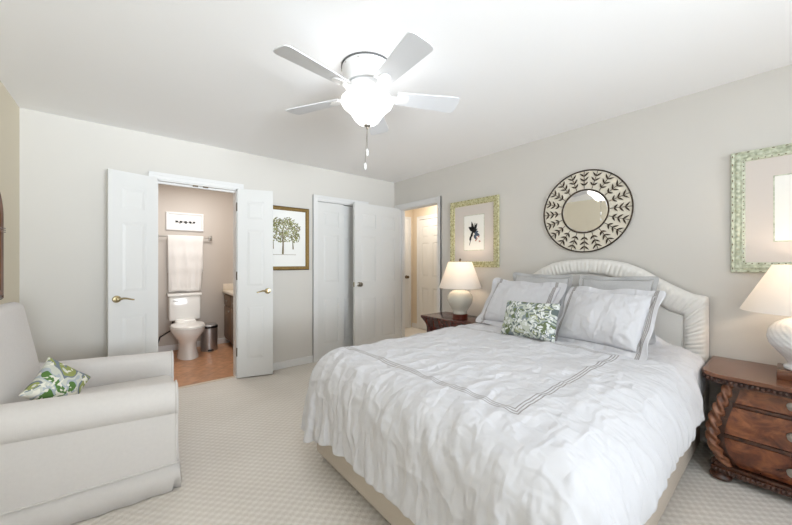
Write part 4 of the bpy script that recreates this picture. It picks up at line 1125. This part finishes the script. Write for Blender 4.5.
# skirt with kick pleat corners
sk = MB(); t = bmesh.new(); ring = []
per = []
def seg(a, b, n):
    for k in range(n): per.append((a[0] + (b[0] - a[0]) * k / n, a[1] + (b[1] - a[1]) * k / n))
seg((-hx, -hy), (hx, -hy), 40); seg((hx, -hy), (hx, hy), 40); seg((hx, hy), (-hx, hy), 40); seg((-hx, hy), (-hx, -hy), 40)
n = len(per); lo = []; mid = []; hi = []
for i, (x, y) in enumerate(per):
    dcorner = min(math.dist((x, y), c) for c in ((hx, -hy), (hx, hy), (-hx, -hy), (-hx, hy)))
    nx, ny = (x / hx) ** 9, (y / hy) ** 9
    fl = 0.014 + 0.004 * math.sin(i * 0.9) + (-0.020 if 0.008 < dcorner < 0.03 else 0.0)
    lo.append(t.verts.new((x + nx * fl, y + ny * fl, 0.006))); mid.append(t.verts.new((x + nx * 0.006, y + ny * 0.006, 0.08))); hi.append(t.verts.new((x, y, 0.142)))
for A, B in ((lo, mid), (mid, hi)):
    for i in range(n): t.faces.new((A[i], A[(i + 1) % n], B[(i + 1) % n], B[i]))
sk.merge(t); o = sk.build('skirt', M['chair'], ch, True); s = o.modifiers.new('thickness', 'SOLIDIFY'); s.thickness = 0.008
MB().tube([(x * 1.002, y * 1.002, 0.146) for x, y in per], 0.0055, 8, True).build('skirt_welt', M['chair'], ch, True)
# arms: a flat panel that turns into a roll; section in (y, z), run along x
def arm(side):
    pts = []
    r = 0.086; cy, cz = 0.028, 0.492      # roll centre relative to the outer face, outward positive
    sec = [(0.012, 0.15), (0.012, 0.30), (0.010, 0.42)]
    for k in range(17):
        a = math.radians(-115 + 290 * k / 16 - 25)
        sec.append((cy - 0.055 + r * math.cos(a) + 0.0, cz + r * math.sin(a)))
    sec += [(-0.115, 0.46), (-0.115, 0.15)]
    t = bmesh.new(); rows = []
    xsn = [(-hx + 0.03, 1.0), (-0.1, 1.0), (0.15, 1.0), (hx - 0.025, 1.0), (hx - 0.010, 0.985), (hx - 0.003, 0.95)]
    for x, g in xsn:
        rise = 0.040 * (hx - x) / AD
        row = []
        for o_, z in sec:
            oo = -0.04 + (o_ + 0.04) * g; zz = 0.36 + (z - 0.36) * g + (rise if z > 0.4 else 0)
            row.append(t.verts.new((x, side * (hy - 0.012 + oo), zz)))
        rows.append(row)
    for i in range(len(rows) - 1):
        for q in range(len(sec)): t.faces.new((rows[i][q], rows[i][(q + 1) % len(sec)], rows[i + 1][(q + 1) % len(sec)], rows[i + 1][q]))
    t.faces.new(rows[0]); t.faces.new(rows[-1]); bmesh.ops.recalc_face_normals(t, faces=t.faces)
    front = [v.co.copy() for v in rows[3]]
    a_ = MB().merge(t).build('arm', M['chair'], ch, True, 50)
    MB().tube([(hx - 0.012, p.y, p.z) for p in front], 0.0055, 8, True).build('arm_welt', M['chair'], a_, True)
arm(-1); arm(1)
# back: tilted padded slab
def padded(a, b, bev, name, mat, parent, mtx=None, sub=True):
    o = MB().box(a, b, bev, 5, mtx).build(name, mat, parent, True, 80); return o
bk = Matrix.Translation((-hx + 0.045, 0, 0.30)) @ Matrix.Rotation(math.radians(-10), 4, 'Y')
padded((0.0, -hy + 0.07, 0.0), (0.105, hy - 0.07, 0.71), 0.045, 'backrest', M['chair'], ch, bk)
padded((-hx + 0.16, -hy + 0.13, 0.32), (hx - 0.01, hy - 0.13, 0.445), 0.045, 'seat_cushion', M['chair'], ch)
pc = pillow('cushion', 'green and cream floral throw cushion on the armchair seat', 'cushion', 0.235, 0.235, 0.11, M['floral_chair'], (0, 0, 0), 135, 28, 50, 0.0, None, 5.5, pull=0.12)
rm = pc.rotation_euler.to_matrix(); cs_ = [rm @ Vector((0, sy * 0.1175, z)) for sy in (-1, 1) for z in (0, 0.235)]
mid_ = sum(cs_, Vector()) / 4
pc.location = (-0.285 - mid_.x, 2.45 - mid_.y, 0.45 - min(c.z for c in cs_))

# ------------------------------------------------------------------ bathroom things
TXC = 0.61
to = thing('toilet', 'white two piece toilet with closed lid against the bathroom wall', 'toilet', (TXC, 5.2, 0.002))
def tb(a, b): return ((a[0] - TXC, a[1] - 5.2, a[2]), (b[0] - TXC, b[1] - 5.2, b[2]))
def ellip_loft(secs, seg=36):
    """secs: (cy, rx, ry, z) with y towards +y"""
    mb = MB(); t = bmesh.new(); rows = []
    for cy, rx, ry, z in secs:
        rows.append([t.verts.new((rx * math.cos(2 * PI * k / seg), cy + ry * (math.sin(2 * PI * k / seg)), z)) for k in range(seg)])
    for i in range(len(rows) - 1):
        for k in range(seg): t.faces.new((rows[i][k], rows[i][(k + 1) % seg], rows[i + 1][(k + 1) % seg], rows[i + 1][k]))
    t.faces.new(list(reversed(rows[0]))); t.faces.new(rows[-1])
    return mb.merge(t)
ellip_loft([(-0.10, 0.120, 0.245, 0.0), (-0.10, 0.115, 0.240, 0.03), (-0.09, 0.100, 0.215, 0.10), (-0.09, 0.100, 0.210, 0.19), (-0.10, 0.120, 0.225, 0.24), (-0.115, 0.165, 0.255, 0.30), (-0.12, 0.190, 0.275, 0.35), (-0.12, 0.195, 0.280, 0.385)]).build('bowl', M['porcelain'], to, True, 60)
MB().box((-0.12, 0.02, 0.20), (0.12, 0.30, 0.46), 0.03, 3).build('tank_support', M['porcelain'], to, True)
ellip_loft([(-0.115, 0.196, 0.282, 0.386), (-0.115, 0.199, 0.286, 0.394), (-0.115, 0.196, 0.283, 0.404)]).build('seat', M['porcelain'], to, True, 50)
ellip_loft([(-0.105, 0.190, 0.274, 0.405), (-0.105, 0.194, 0.278, 0.413), (-0.105, 0.188, 0.270, 0.424), (-0.10, 0.150, 0.22, 0.430)]).build('lid', M['porcelain'], to, True, 50)
MB().box((-0.185, 0.135, 0.44), (0.185, 0.330, 0.775), 0.022, 3).build('tank', M['porcelain'], to, True)
MB().box((-0.200, 0.120, 0.776), (0.200, 0.336, 0.812), 0.010, 2).build('tank_lid', M['porcelain'], to, True)
MB().tube([(-0.14, 0.13, 0.72), (-0.14, 0.105, 0.72), (-0.08, 0.10, 0.712)], 0.007, 8).build('flush_lever', M['chrome'], to, True)
MB().tube([(-0.13, 0.24, 0.44), (-0.15, 0.22, 0.31), (-0.22, 0.21, 0.27), (-0.28, 0.22, 0.23), (-0.305, 0.26, 0.14), (-0.31, 0.34, 0.13)], 0.010, 8).build('supply_hose', M['black'], to, True)
# waste bin
bi = thing('waste_bin', 'small steel pedal bin beside the toilet', 'bin', (0.885, 5.25, 0.002))
MB().lathe([(0.103, 0.0), (0.105, 0.02), (0.105, 0.318)], seg=36).build('body', M['steel'], bi, True, 40)
MB().lathe([(0.108, 0.319), (0.108, 0.345), (0.102, 0.352)], seg=36).build('rim', M['black'], bi, True, 40)
MB().lathe([(0.104, 0.353), (0.095, 0.362), (0.05, 0.370), (0.0, 0.372)], seg=36, capt=False).build('lid', M['steel'], bi, True)
MB().box((-0.035, -0.135, 0.012), (0.035, -0.09, 0.026), 0.005, 2).build('pedal', M['black'], bi, True)
# towel bar and towel
br = thing('towel_bar', 'brushed nickel towel bar above the toilet', 'towel bar', (0.625, 5.55, 1.61))
MB().tube([(-0.325, -0.065, 0), (0.325, -0.065, 0)], 0.010, 12).build('rail', M['nickel'], br, True)
for x in (-0.325, 0.325):
    MB().box((x - 0.022, -0.012, -0.03), (x + 0.022, -0.0005, 0.03), 0.004, 2).box((x - 0.013, -0.08, -0.014), (x + 0.013, -0.01, 0.014), 0.004, 2).build('bracket', M['nickel'], br, True)
def towel():
    t = bmesh.new(); rows = []
    path = [(-0.052, 1.30)] + [(-0.052, 1.30 + 0.31 * k / 6) for k in range(1, 7)]
    path = [(-0.046, 1.10 + 0.51 * k / 8) for k in range(8)] + [(-0.065 + 0.016 * math.cos(a), 1.61 + 0.016 * math.sin(a)) for a in [PI * k / 8 for k in range(9)]] + [(-0.083 - 0.004 * math.sin(k), 1.61 - 0.775 * k / 24) for k in range(1, 25)]
    nx = 40
    for i, (y, z) in enumerate(path):
        row = []
        front = max(0, i - 16) / 24
        for k in range(nx + 1):
            u = -1 + 2 * k / nx
            wd = 0.215 - 0.030 * front * (1 - 0.3 * front)
            fold = 0.012 * min(1, front * 2.5) * math.sin(u * 8.5 + 0.6) + 0.004 * math.sin(u * 19 + z * 5) * front
            row.append(t.verts.new((0.018 - 0.012 * front + u * wd, y - fold - 0.010 * front, z - (0.006 * math.sin(u * 4) if i == len(path) - 1 else 0))))
        rows.append(row)
    for i in range(len(rows) - 1):
        for k in range(nx): t.faces.new((rows[i][k], rows[i + 1][k], rows[i + 1][k + 1], rows[i][k + 1]))
    bmesh.ops.recalc_face_normals(t, faces=t.faces)
    bmesh.ops.transform(t, matrix=Matrix.Translation((0.615, 5.55, 0)), verts=t.verts)
    o = MB().merge(t).build('towel', M['towel'], None, True, 80)
    s = o.modifiers.new('thickness', 'SOLIDIFY'); s.thickness = 0.006; s.offset = 0
    return tag(o, 'white bath towel hanging from the bar over the toilet', 'towel')
towel()
# small framed picture over the towel bar
sp = thing('framed_picture', 'small white framed print with a dark ornament above the towel bar', 'picture', (0, 0, 0))
bm_ = on_back_wall(5.548)
frame_ring(0.405, 0.860, 1.700, 1.955, 0.032, [(0, 0), (0, 0.018), (0.3, 0.024), (0.7, 0.020), (1, 0.010)], bm_).build('frame', M['trim'], sp)
MB().box((0.43, 1.725, 0), (0.835, 1.93, 0.008), 0, 2, bm_).build('mat_board', M['white_mat'], sp)
b3 = bm_ @ Matrix.Translation((0, 0, 0.0082))
orn = MB()
for cx in (0.525, 0.575, 0.632, 0.690, 0.735):
    orn.prism([(cx + 0.024 * math.cos(q) * (0.7 + 0.3 * math.cos(3 * q)), 1.825 + 0.032 * math.sin(q) * (0.7 + 0.3 * math.cos(2 * q))) for q in [2 * PI * k / 16 for k in range(16)]], 0, 0.001, b3)
orn.tube([(0.52 + 0.012 * k, 1.815 + 0.014 * math.sin(k * 1.1), 0.001) for k in range(20)], 0.004, 6, False, b3)
orn.build('ornament', M['ink'], sp)
# vanity
va = thing('vanity', 'brown bathroom vanity with a cream countertop behind the right door', 'vanity', (1.42, 4.9, 0.002))
MB().box((-0.27, -0.62, 0.08), (0.27, 0.635, 0.775), 0.004, 1).box((-0.21, -0.60, 0.0), (0.27, 0.635, 0.08)).build('cabinet', M['vanity_wood'], va)
MB().box((-0.305, -0.64, 0.776), (0.275, 0.645, 0.815), 0.008, 2).box((-0.300, 0.620, 0.815), (0.275, 0.645, 0.915), 0.005, 2).build('countertop', M['counter'], va, True)
for y0 in (-0.60, -0.19, 0.22):
    dd = MB().box((-0.288, y0, 0.12), (-0.268, y0 + 0.39, 0.58), 0.005, 2).build('cabinet_door', M['vanity_wood'], va, True)
    MB().ball((-0.298, y0 + 0.05, 0.53), 0.013).build('knob', M['nickel'], dd, True)
    dw = MB().box((-0.288, y0, 0.60), (-0.268, y0 + 0.39, 0.75), 0.005, 2).build('drawer', M['vanity_wood'], va, True)
    MB().ball((-0.298, y0 + 0.19, 0.675), 0.013).build('knob', M['nickel'], dw, True)

# things of a kind share a group
for key, grp in (('pillow', 'pillows on the bed'), ('cushion', 'floral cushions'), ('nightstand', 'nightstands beside the bed'), ('table_lamp', 'lamps on the nightstands'), ('framed_picture', 'framed pictures on the walls')):
    for o in scene.objects:
        if o.parent is None and o.name.split('.')[0] == key: o['group'] = grp
